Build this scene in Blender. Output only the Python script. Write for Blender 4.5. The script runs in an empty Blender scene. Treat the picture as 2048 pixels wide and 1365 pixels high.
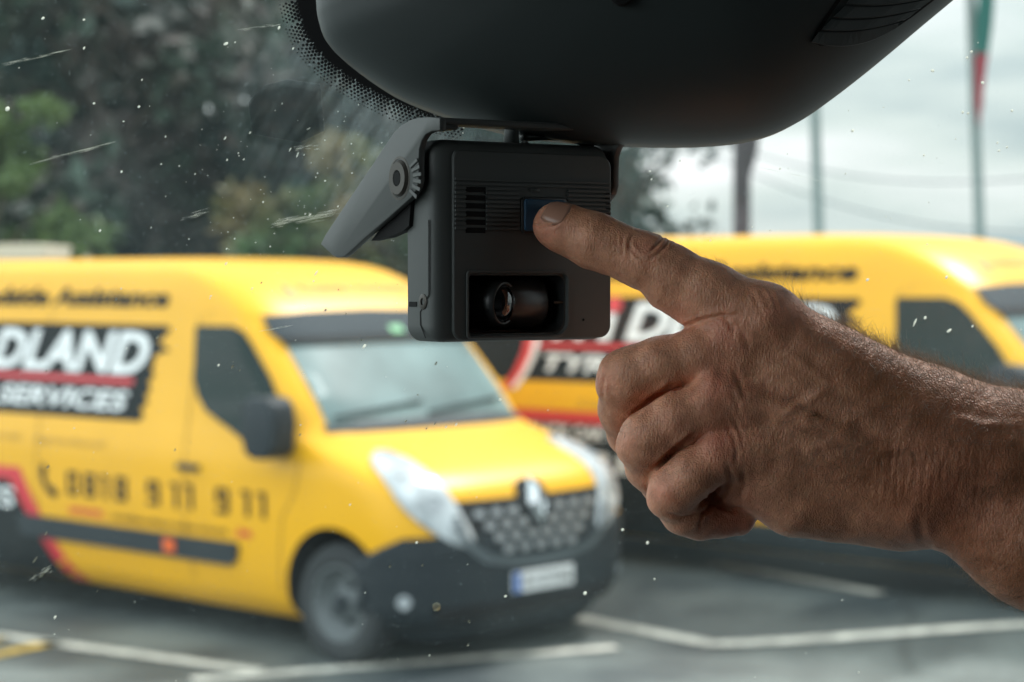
import bpy, bmesh, math, random
import numpy as np
from mathutils import Vector, Matrix
random.seed(7)
rng = np.random.default_rng(11)
SC = bpy.context.scene
COL = SC.collection
R = math.radians

# ------------------------------------------------------------------ camera
FPX, CAMH, V0 = 3982.2, 2.19, 560.0          # 70 mm lens on a 2048 px wide frame
PITCH = math.atan((682.5 - V0) / FPX)
cam_d = bpy.data.cameras.new('camera')
cam_d.lens = 70.0
cam_d.sensor_width = 36.0
cam_d.clip_start = 0.02
cam_d.clip_end = 4000
cam_d.dof.use_dof = True
cam_d.dof.focus_distance = 0.832
cam_d.dof.aperture_fstop = 12.0
cam_d.dof.aperture_blades = 0
cam = bpy.data.objects.new('camera', cam_d)
COL.objects.link(cam)
cam.location = (0, 0, CAMH)
cam.rotation_euler = (R(90) - PITCH, 0, 0)
SC.camera = cam

# ------------------------------------------------------------------ sky and sun
SUN_EL, SUN_AZ = R(55), R(46)                 # azimuth from +Y towards +X
w = bpy.data.worlds.new('World')
SC.world = w
w.use_nodes = True
nt = w.node_tree
nt.nodes.clear()
def N(t, typ, **kw):
    n = t.nodes.new(typ)
    for k, v in kw.items():
        setattr(n, k, v)
    return n
out = N(nt, 'ShaderNodeOutputWorld')
bg = N(nt, 'ShaderNodeBackground')
bg.inputs['Strength'].default_value = 0.12
sky = N(nt, 'ShaderNodeTexSky', sky_type='NISHITA', sun_disc=False)
sky.sun_elevation = SUN_EL
sky.sun_rotation = SUN_AZ
sky.air_density = 1.3
sky.dust_density = 2.5
tc = N(nt, 'ShaderNodeTexCoord')
mp = N(nt, 'ShaderNodeMapping')
mp.inputs['Scale'].default_value = (1.6, 1.6, 9.0)
mp.inputs['Location'].default_value = (0.35, 0.2, 0.55)
nz = N(nt, 'ShaderNodeTexNoise')
nz.inputs['Scale'].default_value = 2.2
nz.inputs['Detail'].default_value = 5
nz.inputs['Roughness'].default_value = 0.5
cr = N(nt, 'ShaderNodeValToRGB')
cr.color_ramp.elements[0].position = 0.36
cr.color_ramp.elements[0].color = (3.9, 4.9, 5.2, 1)
cr.color_ramp.elements[1].position = 0.66
cr.color_ramp.elements[1].color = (9.3, 9.5, 9.8, 1)
e = cr.color_ramp.elements.new(0.47)
e.color = (6.0, 6.85, 6.8, 1)
mx = N(nt, 'ShaderNodeMix', data_type='RGBA')
mx.inputs['Factor'].default_value = 0.86
nt.links.new(tc.outputs['Generated'], mp.inputs['Vector'])
nt.links.new(mp.outputs['Vector'], nz.inputs['Vector'])
nt.links.new(nz.outputs['Fac'], cr.inputs['Fac'])
nt.links.new(sky.outputs['Color'], mx.inputs[6])
nt.links.new(cr.outputs['Color'], mx.inputs[7])
# sky brightened out of view, behind and left, as added fill for vans and hand
gd = N(nt, 'ShaderNodeVectorMath', operation='DOT_PRODUCT'); gd.inputs[1].default_value = (-.80, -.52, .30)
gm = N(nt, 'ShaderNodeMapRange'); gm.inputs['From Min'].default_value = -.6; gm.inputs['From Max'].default_value = 1.0; gm.inputs['To Min'].default_value = .88; gm.inputs['To Max'].default_value = 2.5
gx = N(nt, 'ShaderNodeVectorMath', operation='SCALE')
nt.links.new(tc.outputs['Generated'], gd.inputs[0]); nt.links.new(gd.outputs['Value'], gm.inputs['Value'])
nt.links.new(mx.outputs[2], gx.inputs[0]); nt.links.new(gm.outputs[0], gx.inputs['Scale'])
nt.links.new(gx.outputs[0], bg.inputs['Color'])
nt.links.new(bg.outputs[0], out.inputs[0])

sd = bpy.data.lights.new('sun', 'SUN')
sd.energy = 3.0
sd.angle = R(10)
sd.color = (1.0, 0.975, 0.94)
so = bpy.data.objects.new('sun', sd)
COL.objects.link(so)
sdir = Vector((math.sin(SUN_AZ) * math.cos(SUN_EL), math.cos(SUN_AZ) * math.cos(SUN_EL), math.sin(SUN_EL)))
so.rotation_euler = sdir.to_track_quat('Z', 'Y').to_euler()

SC.view_settings.view_transform = 'Standard'
SC.view_settings.look = 'None'
SC.view_settings.exposure = 0.36
SC.view_settings.gamma = 1.0
SC.cycles.use_denoising = True
SC.cycles.max_bounces = 8
SC.cycles.diffuse_bounces = 4
SC.cycles.glossy_bounces = 3
SC.cycles.transparent_max_bounces = 24
SC.cycles.sample_clamp_indirect = 4.0
SC.cycles.caustics_reflective = False
SC.cycles.caustics_refractive = False

# ------------------------------------------------------------------ helpers
CP, SP = math.cos(PITCH), math.sin(PITCH)
def camdir(u, v):
    """direction (depth 1) of a photo point, in world axes"""
    a, b = (u - 1024) / FPX, (682.5 - v) / FPX
    return Vector((a, CP + b * SP, -SP + b * CP))
def at(u, v, d):
    return Vector((0, 0, CAMH)) + camdir(u, v) * d
def onto(u, v, p, n):
    """the point of a real plane (point p, normal n) seen at a photo point"""
    o, d = Vector((0, 0, CAMH)), camdir(u, v)
    return o + d * ((Vector(p) - o).dot(n) / d.dot(n))

def mat(name, col, rough=0.5, metal=0.0, coat=0.0, spec=None, bump=0, bscale=50, var=0, vscale=5, emit=None):
    m = bpy.data.materials.new(name)
    m.use_nodes = True
    t = m.node_tree
    b = t.nodes['Principled BSDF']
    b.inputs['Base Color'].default_value = (*col, 1)
    b.inputs['Roughness'].default_value = rough
    b.inputs['Metallic'].default_value = metal
    b.inputs['Coat Weight'].default_value = coat
    if spec is not None:
        b.inputs['Specular IOR Level'].default_value = spec
    co = N(t, 'ShaderNodeTexCoord')
    if var:
        n = N(t, 'ShaderNodeTexNoise')
        n.inputs['Scale'].default_value = vscale
        n.inputs['Detail'].default_value = 5
        t.links.new(co.outputs['Object'], n.inputs['Vector'])
        r = N(t, 'ShaderNodeValToRGB')
        r.color_ramp.elements[0].position = 0.3
        r.color_ramp.elements[1].position = 0.72
        r.color_ramp.elements[0].color = tuple(c * (1 - var) for c in col) + (1,)
        r.color_ramp.elements[1].color = tuple(min(1, c * (1 + var)) for c in col) + (1,)
        t.links.new(n.outputs['Fac'], r.inputs['Fac'])
        t.links.new(r.outputs['Color'], b.inputs['Base Color'])
    if bump:
        n = N(t, 'ShaderNodeTexNoise')
        n.inputs['Scale'].default_value = bscale
        n.inputs['Detail'].default_value = 3
        bp = N(t, 'ShaderNodeBump')
        bp.inputs['Strength'].default_value = bump
        bp.inputs['Distance'].default_value = 0.4 / bscale
        t.links.new(co.outputs['Object'], n.inputs['Vector'])
        t.links.new(n.outputs['Fac'], bp.inputs['Height'])
        t.links.new(bp.outputs['Normal'], b.inputs['Normal'])
    return m

def link(name, me, m=None, parent=None, smooth=False):
    o = bpy.data.objects.new(name, me)
    COL.objects.link(o)
    if m is not None:
        for k in (m if isinstance(m, (list, tuple)) else [m]):
            me.materials.append(k)
    if parent is not None:
        o.parent = parent
    if smooth:
        me.polygons.foreach_set('use_smooth', [True] * len(me.polygons))
    return o
def tag(o, label=None, cat=None, group=None, kind=None):
    if label: o['label'] = label
    if cat: o['category'] = cat
    if group: o['group'] = group
    if kind: o['kind'] = kind
    return o
def empty(name, loc=(0, 0, 0), rz=0.0):
    o = bpy.data.objects.new(name, None)
    COL.objects.link(o)
    o.location = loc
    o.rotation_euler = (0, 0, rz)
    o.empty_display_size = 0.1
    return o

class MB:
    """collects shapes and links them as one mesh"""
    def __init__(s): s.v, s.f, s.m = [], [], []
    def add(s, vs, fs, mi=0):
        b = len(s.v)
        s.v += [tuple(v) for v in vs]
        s.f += [tuple(i + b for i in f) for f in fs]
        s.m += [mi] * len(fs)
        return s
    def box(s, lo, hi, mi=0):
        (a, b, c), (d, e, f) = lo, hi
        return s.add([(a,b,c),(d,b,c),(d,e,c),(a,e,c),(a,b,f),(d,b,f),(d,e,f),(a,e,f)],
                     [(3,2,1,0),(4,5,6,7),(0,1,5,4),(1,2,6,5),(2,3,7,6),(3,0,4,7)], mi)
    def tube(s, pts, rad, n=8, mi=0, cap=True):
        pts = [Vector(p) for p in pts]
        if not hasattr(rad, '__len__'): rad = [rad] * len(pts)
        base = len(s.v)
        vs, fs = [], []
        u = None
        for i, p in enumerate(pts):
            t = (pts[min(i + 1, len(pts) - 1)] - pts[max(i - 1, 0)]).normalized()
            if u is None:
                u = t.orthogonal().normalized()
            u = (u - t * u.dot(t)).normalized()
            w_ = t.cross(u)
            for k in range(n):
                a = 2 * math.pi * k / n
                vs.append(p + (u * math.cos(a) + w_ * math.sin(a)) * rad[i])
        for i in range(len(pts) - 1):
            for k in range(n):
                fs.append((i*n+k, i*n+(k+1)%n, (i+1)*n+(k+1)%n, (i+1)*n+k))
        if cap:
            fs.append(tuple(range(n))[::-1])
            fs.append(tuple((len(pts)-1)*n + k for k in range(n)))
        return s.add(vs, fs, mi)
    def lathe(s, o, ax, prof, n=24, mi=0):
        """revolve (distance along ax, radius) about ax through o"""
        o, ax = Vector(o), Vector(ax).normalized()
        u = ax.orthogonal().normalized(); w_ = ax.cross(u)
        vs, fs = [], []
        for a_, r in prof:
            for k in range(n):
                t = 2 * math.pi * k / n
                vs.append(o + ax * a_ + (u * math.cos(t) + w_ * math.sin(t)) * max(r, 1e-5))
        for i in range(len(prof) - 1):
            for k in range(n):
                fs.append((i*n+k, i*n+(k+1)%n, (i+1)*n+(k+1)%n, (i+1)*n+k))
        return s.add(vs, fs, mi)
    def prism(s, pts, off, mi=0):
        """closed prism: polygon of 3D points pushed along the vector off"""
        pts = [Vector(p) for p in pts]; off = Vector(off); n = len(pts)
        fs = [tuple(range(n)), tuple(range(2*n - 1, n - 1, -1))]
        fs += [(i, i + n, (i + 1) % n + n, (i + 1) % n) for i in range(n)]
        return s.add(pts + [p + off for p in pts], fs, mi)
    def build(s, name, m=None, parent=None, smooth=False, bevel=0, seg=2, angle=None):
        me = bpy.data.meshes.new(name)
        me.from_pydata(s.v, [], s.f)
        me.polygons.foreach_set('material_index', s.m)
        bm = bmesh.new(); bm.from_mesh(me)
        bmesh.ops.recalc_face_normals(bm, faces=bm.faces)
        if bevel:
            es = [e for e in bm.edges if len(e.link_faces) == 2 and e.calc_face_angle(0) > 0.5]
            bmesh.ops.bevel(bm, geom=es, offset=bevel, segments=seg, profile=0.5, affect='EDGES', clamp_overlap=True)
        if angle:
            for e in bm.edges:
                e.smooth = not (len(e.link_faces) == 2 and e.calc_face_angle(0) > angle)
        bm.to_mesh(me); bm.free()
        return link(name, me, m, parent, smooth or bool(angle))

def text2d(body, size=1.0, bold=0.0, shear=0.0, spacing=1.0, align='LEFT'):
    """letters as flat faces: (list of (x, y), faces)"""
    c = bpy.data.curves.new('lettering', 'FONT')
    c.body = body; c.size = size; c.offset = bold; c.shear = shear
    c.space_character = spacing; c.align_x = align; c.resolution_u = 3
    o = bpy.data.objects.new('lettering', c)
    COL.objects.link(o)
    dg = bpy.context.evaluated_depsgraph_get()
    me = bpy.data.meshes.new_from_object(o.evaluated_get(dg))
    vs = [(v.co.x, v.co.y) for v in me.vertices]
    fs = [tuple(p.vertices) for p in me.polygons]
    bpy.data.objects.remove(o); bpy.data.curves.remove(c); bpy.data.meshes.remove(me)
    return vs, fs
def fitted(body, x0, y0, x1, y1, **kw):
    """lettering scaled into the box x0..x1, y0..y1"""
    vs, fs = text2d(body, **kw)
    a = np.array(vs); lo, hi = a.min(0), a.max(0)
    a = (a - lo) / (hi - lo)
    return [(x0 + p[0] * (x1 - x0), y0 + p[1] * (y1 - y0)) for p in a], fs
# ------------------------------------------------------------------ ground
VX, VY, VA = 0.151, 11.55, 0.74
fwd = Vector((math.cos(VA), -math.sin(VA)))
lft = Vector((math.sin(VA), math.cos(VA)))
def gz(x, y):
    q = (Vector((x, y)) - Vector((VX, VY))).dot(lft)
    t = min(1, max(0, (q - .75) / 1.6)); t = t * t * (3 - 2 * t)
    return 0.167 * t
def asphalt():
    m = bpy.data.materials.new('asphalt'); m.use_nodes = True
    t = m.node_tree; b = t.nodes['Principled BSDF']
    co = N(t, 'ShaderNodeTexCoord')
    n1 = N(t, 'ShaderNodeTexNoise'); n1.inputs['Scale'].default_value = 0.8; n1.inputs['Detail'].default_value = 6
    n2 = N(t, 'ShaderNodeTexNoise'); n2.inputs['Scale'].default_value = 30; n2.inputs['Detail'].default_value = 4
    r = N(t, 'ShaderNodeValToRGB')
    r.color_ramp.elements[0].position = .36; r.color_ramp.elements[0].color = (.038, .050, .055, 1)
    r.color_ramp.elements[1].position = .62; r.color_ramp.elements[1].color = (.165, .19, .18, 1)
    mm = N(t, 'ShaderNodeMix', data_type='RGBA', blend_type='MULTIPLY'); mm.inputs['Factor'].default_value = .5
    r2 = N(t, 'ShaderNodeValToRGB')
    r2.color_ramp.elements[0].position = .35; r2.color_ramp.elements[0].color = (.45, .45, .45, 1)
    r2.color_ramp.elements[1].position = .6
    vor = N(t, 'ShaderNodeTexVoronoi', feature='DISTANCE_TO_EDGE'); vor.inputs['Scale'].default_value = .45
    n3 = N(t, 'ShaderNodeTexNoise'); n3.inputs['Scale'].default_value = 1.5
    ad = N(t, 'ShaderNodeMix', data_type='VECTOR'); ad.inputs['Factor'].default_value = .25
    crk = N(t, 'ShaderNodeValToRGB')
    crk.color_ramp.elements[0].position = .006; crk.color_ramp.elements[0].color = (.25, .25, .25, 1)
    crk.color_ramp.elements[1].position = .02
    m3 = N(t, 'ShaderNodeMix', data_type='RGBA', blend_type='MULTIPLY'); m3.inputs['Factor'].default_value = .35
    L = t.links.new
    L(co.outputs['Object'], n1.inputs['Vector']); L(co.outputs['Object'], n2.inputs['Vector'])
    L(n1.outputs['Fac'], r.inputs['Fac']); L(n2.outputs['Fac'], r2.inputs['Fac'])
    L(r.outputs['Color'], mm.inputs[6]); L(r2.outputs['Color'], mm.inputs[7])
    L(co.outputs['Object'], n3.inputs['Vector'])
    L(co.outputs['Object'], ad.inputs[4]); L(n3.outputs['Color'], ad.inputs[5]); L(ad.outputs[1], vor.inputs['Vector'])
    L(vor.outputs['Distance'], crk.inputs['Fac'])
    L(mm.outputs[2], m3.inputs[6]); L(crk.outputs['Color'], m3.inputs[7])
    L(m3.outputs[2], b.inputs['Base Color'])
    rr = N(t, 'ShaderNodeMapRange'); rr.inputs['To Min'].default_value = .38; rr.inputs['To Max'].default_value = .8
    L(n1.outputs['Fac'], rr.inputs['Value']); L(rr.outputs[0], b.inputs['Roughness'])
    bp = N(t, 'ShaderNodeBump'); bp.inputs['Strength'].default_value = .5; bp.inputs['Distance'].default_value = .01
    L(n2.outputs['Fac'], bp.inputs['Height']); L(bp.outputs['Normal'], b.inputs['Normal'])
    return m
M_ASPH = asphalt()
g = MB()
xs = sorted(set([-1500, -500, -150, -60, -30, -16] + list(np.arange(-8, 12, .2)) + [16, 30, 60, 150, 500, 1500]))
ys = sorted(set([-200, -50, -10, 0] + list(np.arange(6, 24, .2)) + [40, 60, 100, 200, 500, 1000, 2500]))
vs = [(x, y, gz(x, y)) for y in ys for x in xs]
nx = len(xs)
g.add(vs, [(j*nx+i, j*nx+i+1, (j+1)*nx+i+1, (j+1)*nx+i) for j in range(len(ys)-1) for i in range(nx-1)])
tag(g.build('ground', M_ASPH, smooth=True), kind='structure')

M_WLINE = mat('worn white road paint', (.62, .61, .54), .7, var=.35, vscale=9)
M_YLINE = mat('worn yellow road paint', (.55, .36, .06), .7, var=.4, vscale=9)
def stripe(mb, a, b, w_):
    a, b = Vector(a), Vector(b); d = (b - a); n = max(2, int(d.length / .15)); s = Vector((-d.y, d.x)).normalized() * w_ / 2
    vs = []
    for i in range(n + 1):
        p = a + d * i / n
        for q in (p - s, p + s): vs.append((q.x, q.y, gz(q.x, q.y) + .010))
    mb.add(vs, [(2*i, 2*i+2, 2*i+3, 2*i+1) for i in range(n)])
def gpt(u, v):
    x, y, z = 0, 0, 0
    for _ in range(8):
        p = onto(u, v, (0, 0, z), Vector((0, 0, 1))); z = gz(p.x, p.y)
    return (p.x, p.y)
def pstripe(mb, pts, w_):
    Q = []
    for a, b in zip(pts, pts[1:]):
        for k in range(6): Q.append(gpt(a[0] + (b[0]-a[0])*k/6, a[1] + (b[1]-a[1])*k/6))
    Q.append(gpt(*pts[-1])); vs = []
    for i, q in enumerate(Q):
        d = (Vector(Q[min(i+1, len(Q)-1)]) - Vector(Q[max(i-1, 0)])).normalized(); s = Vector((-d.y, d.x)) * w_ / 2
        for r_ in (Vector(q) - s, Vector(q) + s): vs.append((r_.x, r_.y, gz(r_.x, r_.y) + .010))
    mb.add(vs, [(2*i, 2*i+2, 2*i+3, 2*i+1) for i in range(len(Q)-1)])
wl = MB()
stripe(wl, (-6.2, 14.1), (-1.41, 11.05), .13)
stripe(wl, (.25, 12.9), (1.16, 11.89), .13)
pa_, pb_ = Vector(gpt(1405, 1291)), Vector(gpt(2048, 1252)); wl2 = MB(); stripe(wl2, pa_, pa_ + (pb_ - pa_) * 1.8, .12)
stripe(wl2, (-1.75, 10.8), (.62, 11.77), .13)
pstripe(wl2, [(1425, 1128), (1560, 1152), (1760, 1190)], .15)
tag(wl.build('bay_marking', M_WLINE), kind='structure')
tag(wl2.build('edge_marking', M_WLINE), kind='structure')
yl = MB()
stripe(yl, (-3.3, 11.05), (-2.75, 11.95), .14)
stripe(yl, (-3.9, 10.9), (-3.1, 12.1), .14)
tag(yl.build('yellow_hatching', M_YLINE), kind='structure')

# ------------------------------------------------------------------ distant hills
M_HILL = mat('far hillside', (.10, .15, .17), .9, var=.3, vscale=.01)
h = MB()
vs, n = [], 60
for j, (dy, k) in enumerate([(0, 0), (120, .6), (260, 1.0), (500, .7)]):
    for i in range(n + 1):
        x = -400 + i * 20
        top = 6 + 22 * max(0, (x - 20) / 300) ** .6 * (1 if x > 20 else 0) + 2.5 * math.sin(x * .03) + 1.5 * math.sin(x * .081)
        vs.append((x, 900 + dy, -1 + top * k))
h.add(vs, [(j*(n+1)+i, j*(n+1)+i+1, (j+1)*(n+1)+i+1, (j+1)*(n+1)+i) for j in range(3) for i in range(n)])
tag(h.build('hills', M_HILL, smooth=True), kind='structure')
# ------------------------------------------------------------------ vans
PROF = [  # z, distance of the front from the nose tip, half width, rear x
 (.20, .16, .86, -5.95), (.26, .05, .93, -6.07), (.34, .02, .97, -6.11), (.50, .0, .995, -6.13), (.66, .0, 1.01, -6.15), (.80, .02, 1.02, -6.15),
 (.90, .045, 1.02, -6.15), (.97, .075, 1.02, -6.15), (1.02, .115, 1.02, -6.15), (1.07, .18, 1.02, -6.15), (1.12, .28, 1.015, -6.15),
 (1.17, .42, 1.01, -6.15), (1.22, .58, 1.0, -6.15), (1.27, .75, .995, -6.15), (1.31, .83, .985, -6.15), (1.36, .88, .98, -6.15), (1.45, .955, .965, -6.14),
 (1.60, 1.09, .945, -6.13), (1.75, 1.225, .925, -6.11), (1.88, 1.34, .905, -6.10), (1.98, 1.44, .89, -6.09), (2.06, 1.54, .88, -6.08),
 (2.14, 1.66, .865, -6.07), (2.20, 1.78, .85, -6.05), (2.25, 1.90, .825, -6.02), (2.285, 2.03, .78, -5.97), (2.31, 2.20, .70, -5.87), (2.325, 2.42, .56, -5.65), (2.335, 2.8, .3, -5.25)]
PZ = np.array([p[0] for p in PROF]); PD = np.array([p[1] for p in PROF]); PW = np.array([p[2] for p in PROF]); PR = np.array([p[3] for p in PROF])
NF = 3.6
def dfz(z): return float(np.interp(z, [1.28, 1.5, 2.1, 2.3], [.50, .32, .34, .55]))
def xf(z): return -float(np.interp(z, PZ, PD))
def hw(z): return float(np.interp(z, PZ, PW))
def xfront(y, z):
    s = min(.999, abs(y) / hw(z)); sp = s ** (NF / 2); c = math.sqrt(max(0, 1 - sp * sp)) ** (2 / NF)
    return xf(z) - dfz(z) * (1 - c)
def yside(x, z):
    q = (xf(z) - x) / dfz(z)
    if q >= 1: return hw(z)
    c = max(0, 1 - max(0, q)); ch = c ** (NF / 2)
    return hw(z) * math.sqrt(max(0, 1 - ch * ch)) ** (2 / NF)
def side_pt(x, z, off=.004, sgn=-1):
    e = .01
    n = Vector((-(yside(x + e, z) - yside(x - e, z)) / (2 * e), 1, -(yside(x, z + e) - yside(x, z - e)) / (2 * e))).normalized()
    p = Vector((x, yside(x, z), z)) + n * off
    return Vector((p.x, sgn * p.y, p.z))
def front_pt(y, z, off=.004):
    e = .008
    n = Vector((1, -(xfront(y + e, z) - xfront(y - e, z)) / (2 * e), -(xfront(y, z + e) - xfront(y, z - e)) / (2 * e))).normalized()
    return Vector((xfront(y, z), y, z)) + n * off
def patch(poly, fn, cuts=3, off=.004, thick=0, mb=None):
    """fill a 2D outline, subdivide it and lay it on the body surface; thick gives it edges of its own"""
    bm = bmesh.new()
    vs = [bm.verts.new((a, b, 0)) for a, b in poly]
    f = bm.faces.new(vs)
    bmesh.ops.triangulate(bm, faces=[f], ngon_method='EAR_CLIP')
    for _ in range(cuts):
        bmesh.ops.subdivide_edges(bm, edges=[e for e in bm.edges if e.calc_length() > .07], cuts=1)
        bmesh.ops.triangulate(bm, faces=[f for f in bm.faces if len(f.verts) > 3])
    bm.verts.index_update()
    V = [v.co.copy() for v in bm.verts]; F = [tuple(v.index for v in f.verts) for f in bm.faces]
    B = [tuple(v.index for v in e.verts) for e in bm.edges if len(e.link_faces) == 1]
    bm.free()
    mb = mb or MB()
    top = [fn(v.x, v.y, off + thick) for v in V]
    n = len(V)
    if thick:
        bot = [fn(v.x, v.y, off - .01) for v in V]
        mb.add(top + bot, F + [(a, b, b + n, a + n) for a, b in B])
    else:
        mb.add(top, F)
    return mb
def letters(mb, tx, fn, off):
    vs, fs = tx
    mb.add([fn(x, y, off) for x, y in vs], fs)
    return mb

M_YEL = mat('yellow van paint', (.80, .405, .002), .38, coat=.0, spec=.4, var=.04, vscale=2)
M_BLK = mat('black vinyl', (.010, .012, .013), .6, spec=.12)
M_DARK = mat('dark grey plastic', (.020, .027, .032), .6, spec=.3, bump=.2, bscale=80)
M_UND = mat('underbody black', (.008, .008, .009), .9)
M_WHT = mat('white vinyl', (.80, .82, .82), .4)
M_RED = mat('red vinyl', (.62, .03, .04), .4)
M_ORG = mat('orange indicator lens', (.85, .14, .02), .2)
M_INK = mat('black lettering vinyl', (.012, .010, .006), .6, spec=.15)
M_GOLD = mat('faded ochre lettering', (.38, .22, .02), .4)
M_GRN = mat('green sticker', (.05, .35, .12), .4)
M_BLU = mat('blue plate band', (.02, .12, .45), .4)
M_SWIN = mat('dark side glass', (.010, .022, .020), .08, spec=.14)
M_WS = mat('windscreen glass with painted reflection and interior', (.135, .20, .20), .35, coat=0, spec=.15, var=.30, vscale=2.2)  # pale teal base stands in for reflected sky and the interior behind
M_WSB = mat('tinted windscreen band', (.040, .052, .060), .6, spec=.1)
M_CHR = mat('chrome trim', (.72, .74, .75), .16, metal=1.0)
M_HL = mat('clear headlamp lens', (.46, .50, .52), .2, coat=.2, var=.35, vscale=9)
M_TYRE = mat('tyre rubber', (.026, .03, .032), .85)
M_RIM = mat('steel wheel silver', (.10, .115, .12), .55, metal=.2)
M_SILV = mat('satin silver trim', (.38, .41, .43), .4, metal=.4)
M_FRAME = mat('grey grille surround', (.10, .12, .13), .5)
M_SEAM = mat('panel seam', (.14, .08, .01), .7)

def make_van(name, label, red_top, loc, rz):
    root = empty(name, loc, rz)
    # body: stack of plan outlines
    NP = 15
    def outline(k):
        z, d, W_, xr = PROF[k]
        pts = []
        for i in range(NP):
            ph = math.pi / 2 * i / (NP - 1)
            s, c = math.sin(ph) ** (2 / NF), math.cos(ph) ** (2 / NF)
            pts.append((-d - dfz(z) * (1 - c), W_ * s))
        x0 = -d - dfz(z)
        for i in range(1, 8):
            pts.append((x0 + (xr + .2 - x0) * i / 8, W_))
        for i in range(6):
            ph = math.pi / 2 * i / 5
            pts.append((xr + .2 - .2 * math.sin(ph) ** .5, W_ * (math.cos(ph) ** .5 * .12 + .88) if i < 5 else W_ * .86))
        right = [(x, y, z) for x, y in pts]
        leftp = [(x, -y, z) for x, y in pts[::-1][:-1]]
        return right + leftp
    rings = [outline(k) for k in range(len(PROF))]
    n = len(rings[0])
    mb = MB()
    mb.add([v for r in rings for v in r], [(j*n+i, j*n+(i+1)%n, (j+1)*n+(i+1)%n, (j+1)*n+i) for j in range(len(rings)-1) for i in range(n)])
    mb.f += [tuple(range(n))[::-1], tuple((len(rings)-1)*n + i for i in range(n))]; mb.m += [0, 0]
    body = mb.build('body', [M_YEL, M_UND], root)
    # wheel housings cut out of the body
    cut = MB()
    for x in (-.66, -4.99):
        for s in (-1, 1):
            cut.prism([(x + .425 * math.cos(k * math.pi / 24), s * .70, .36 + .425 * math.sin(k * math.pi / 24)) for k in range(48)], (0, s * .5, 0))
    co = cut.build('cutter', [M_UND], root)
    md = body.modifiers.new('b', 'BOOLEAN'); md.object = co; md.operation = 'DIFFERENCE'; md.solver = 'EXACT'
    bpy.context.view_layer.update()
    dg = bpy.context.evaluated_depsgraph_get()
    me = bpy.data.meshes.new_from_object(body.evaluated_get(dg))
    body.modifiers.clear(); old = body.data; body.data = me; bpy.data.meshes.remove(old)
    me.materials.clear(); me.materials.append(M_YEL); me.materials.append(M_UND)
    for p in me.polygons:
        c = p.center; inside = False
        for x in (-.66, -4.99):
            if math.hypot(c.x - x, c.z - .36) < .4252 and abs(c.y) < .985 and abs(c.y) > .69 and (abs(p.normal.y) < .5 or abs(c.y) < .72): inside = True
        p.material_index = 1 if inside or (c.z < .21) else 0
        p.use_smooth = not inside and abs(p.normal.z) < .99
    bpy.data.objects.remove(co)
    bm = bmesh.new(); bm.from_mesh(me)
    for e in bm.edges:
        e.smooth = not (len(e.link_faces) == 2 and e.calc_face_angle(0) > .6)
    bm.to_mesh(me); bm.free()
    # panel seams round the door, hood line
    for line in ([(-1.99, 1.95), (-1.99, .62), (-1.94, .36)], [(-.93, 1.15), (-.98, .95), (-1.08, .82), (-1.12, .6), (-1.14, .36)], [(-3.55, 1.98), (-3.55, .36)], [(-1.99, 1.95), (-1.85, 2.0), (-1.5, 1.97)]):
        pts = []
        for a, b in zip(line, line[1:]):
            for k in range(9): pts.append((a[0] + (b[0]-a[0])*k/9, a[1] + (b[1]-a[1])*k/9))
        pts.append(line[-1])
        vs = [side_pt(x, z, .003) for x, z in pts]; vs2 = [p + Vector((.008, 0, 0)) for p in vs]
        q = len(vs); sm = MB(); sm.add(vs + vs2, [(i, i+1, i+1+q, i+q) for i in range(q-1)])
        sm.build('panel_seam', M_SEAM, body)
    # side windows on both sides
    win = [(-2.0, 1.897), (-1.965, 1.577), (-1.92, 1.487), (-1.82, 1.396), (-1.66, 1.336), (-1.50, 1.269), (-1.35, 1.203), (-1.21, 1.175), (-1.08, 1.205), (-1.05, 1.263), (-1.07, 1.33),
           (-1.11, 1.402), (-1.28, 1.613), (-1.48, 1.815), (-1.56, 1.880), (-1.65, 1.91), (-1.97, 1.91)]
    for s in (-1, 1):
        patch(win, lambda a, b, o, s=s: side_pt(a, b, o, s), 3, .014).build('side_window', M_SWIN, root, smooth=True)
    # black graphic panel with torn front edge
    rag = [(-2.29, 1.905), (-2.25, 1.88), (-2.33, 1.82), (-2.36, 1.80), (-2.29, 1.775), (-2.23, 1.745), (-2.31, 1.74), (-2.40, 1.70), (-2.37, 1.665), (-2.41, 1.63), (-2.36, 1.60),
           (-2.42, 1.55), (-2.39, 1.50), (-2.44, 1.46), (-2.40, 1.42), (-2.47, 1.38), (-2.43, 1.34), (-2.47, 1.30)]
    fs = lambda a, b, o: side_pt(a, b, o)
    patch([(-5.95, 1.90)] + rag + [(-5.95, 1.28)], fs, 3, .004).build('graphic_panel', M_BLK, root)
    tx = MB()
    letters(tx, fitted('M', -4.86, 1.59, -4.50, 1.86, bold=.035, shear=.25), fs, .008)
    letters(tx, fitted('DLAND', -4.18, 1.59, -2.44, 1.86, bold=.035, shear=.25), fs, .008)
    tx.add([fs(a, b, .008) for a, b in [(-4.43, 1.59), (-4.32, 1.59), (-4.27, 1.78), (-4.38, 1.78)]], [(0, 1, 2, 3)])
    letters(tx, fitted('TYRE SERVICES', -4.92, 1.355, -2.60, 1.485, bold=.025, shear=.25), fs, .008)
    tx.build('lettering', M_WHT, root)
    rd = MB()
    rd.add([fs(-5.0 + 2.43 * i / 12, z, .008) for z in (1.525, 1.565) for i in range(13)], [(i, i+1, i+14, i+13) for i in range(12)])
    rd.add([fs(-4.30 + .075 * math.cos(k*math.pi/4), 1.875 + .06 * math.sin(k*math.pi/4) - .03, .011) for k in range(8)], [tuple(range(8))])
    rd.build('lettering_stripe', M_RED, root)
    sw = MB()
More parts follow.
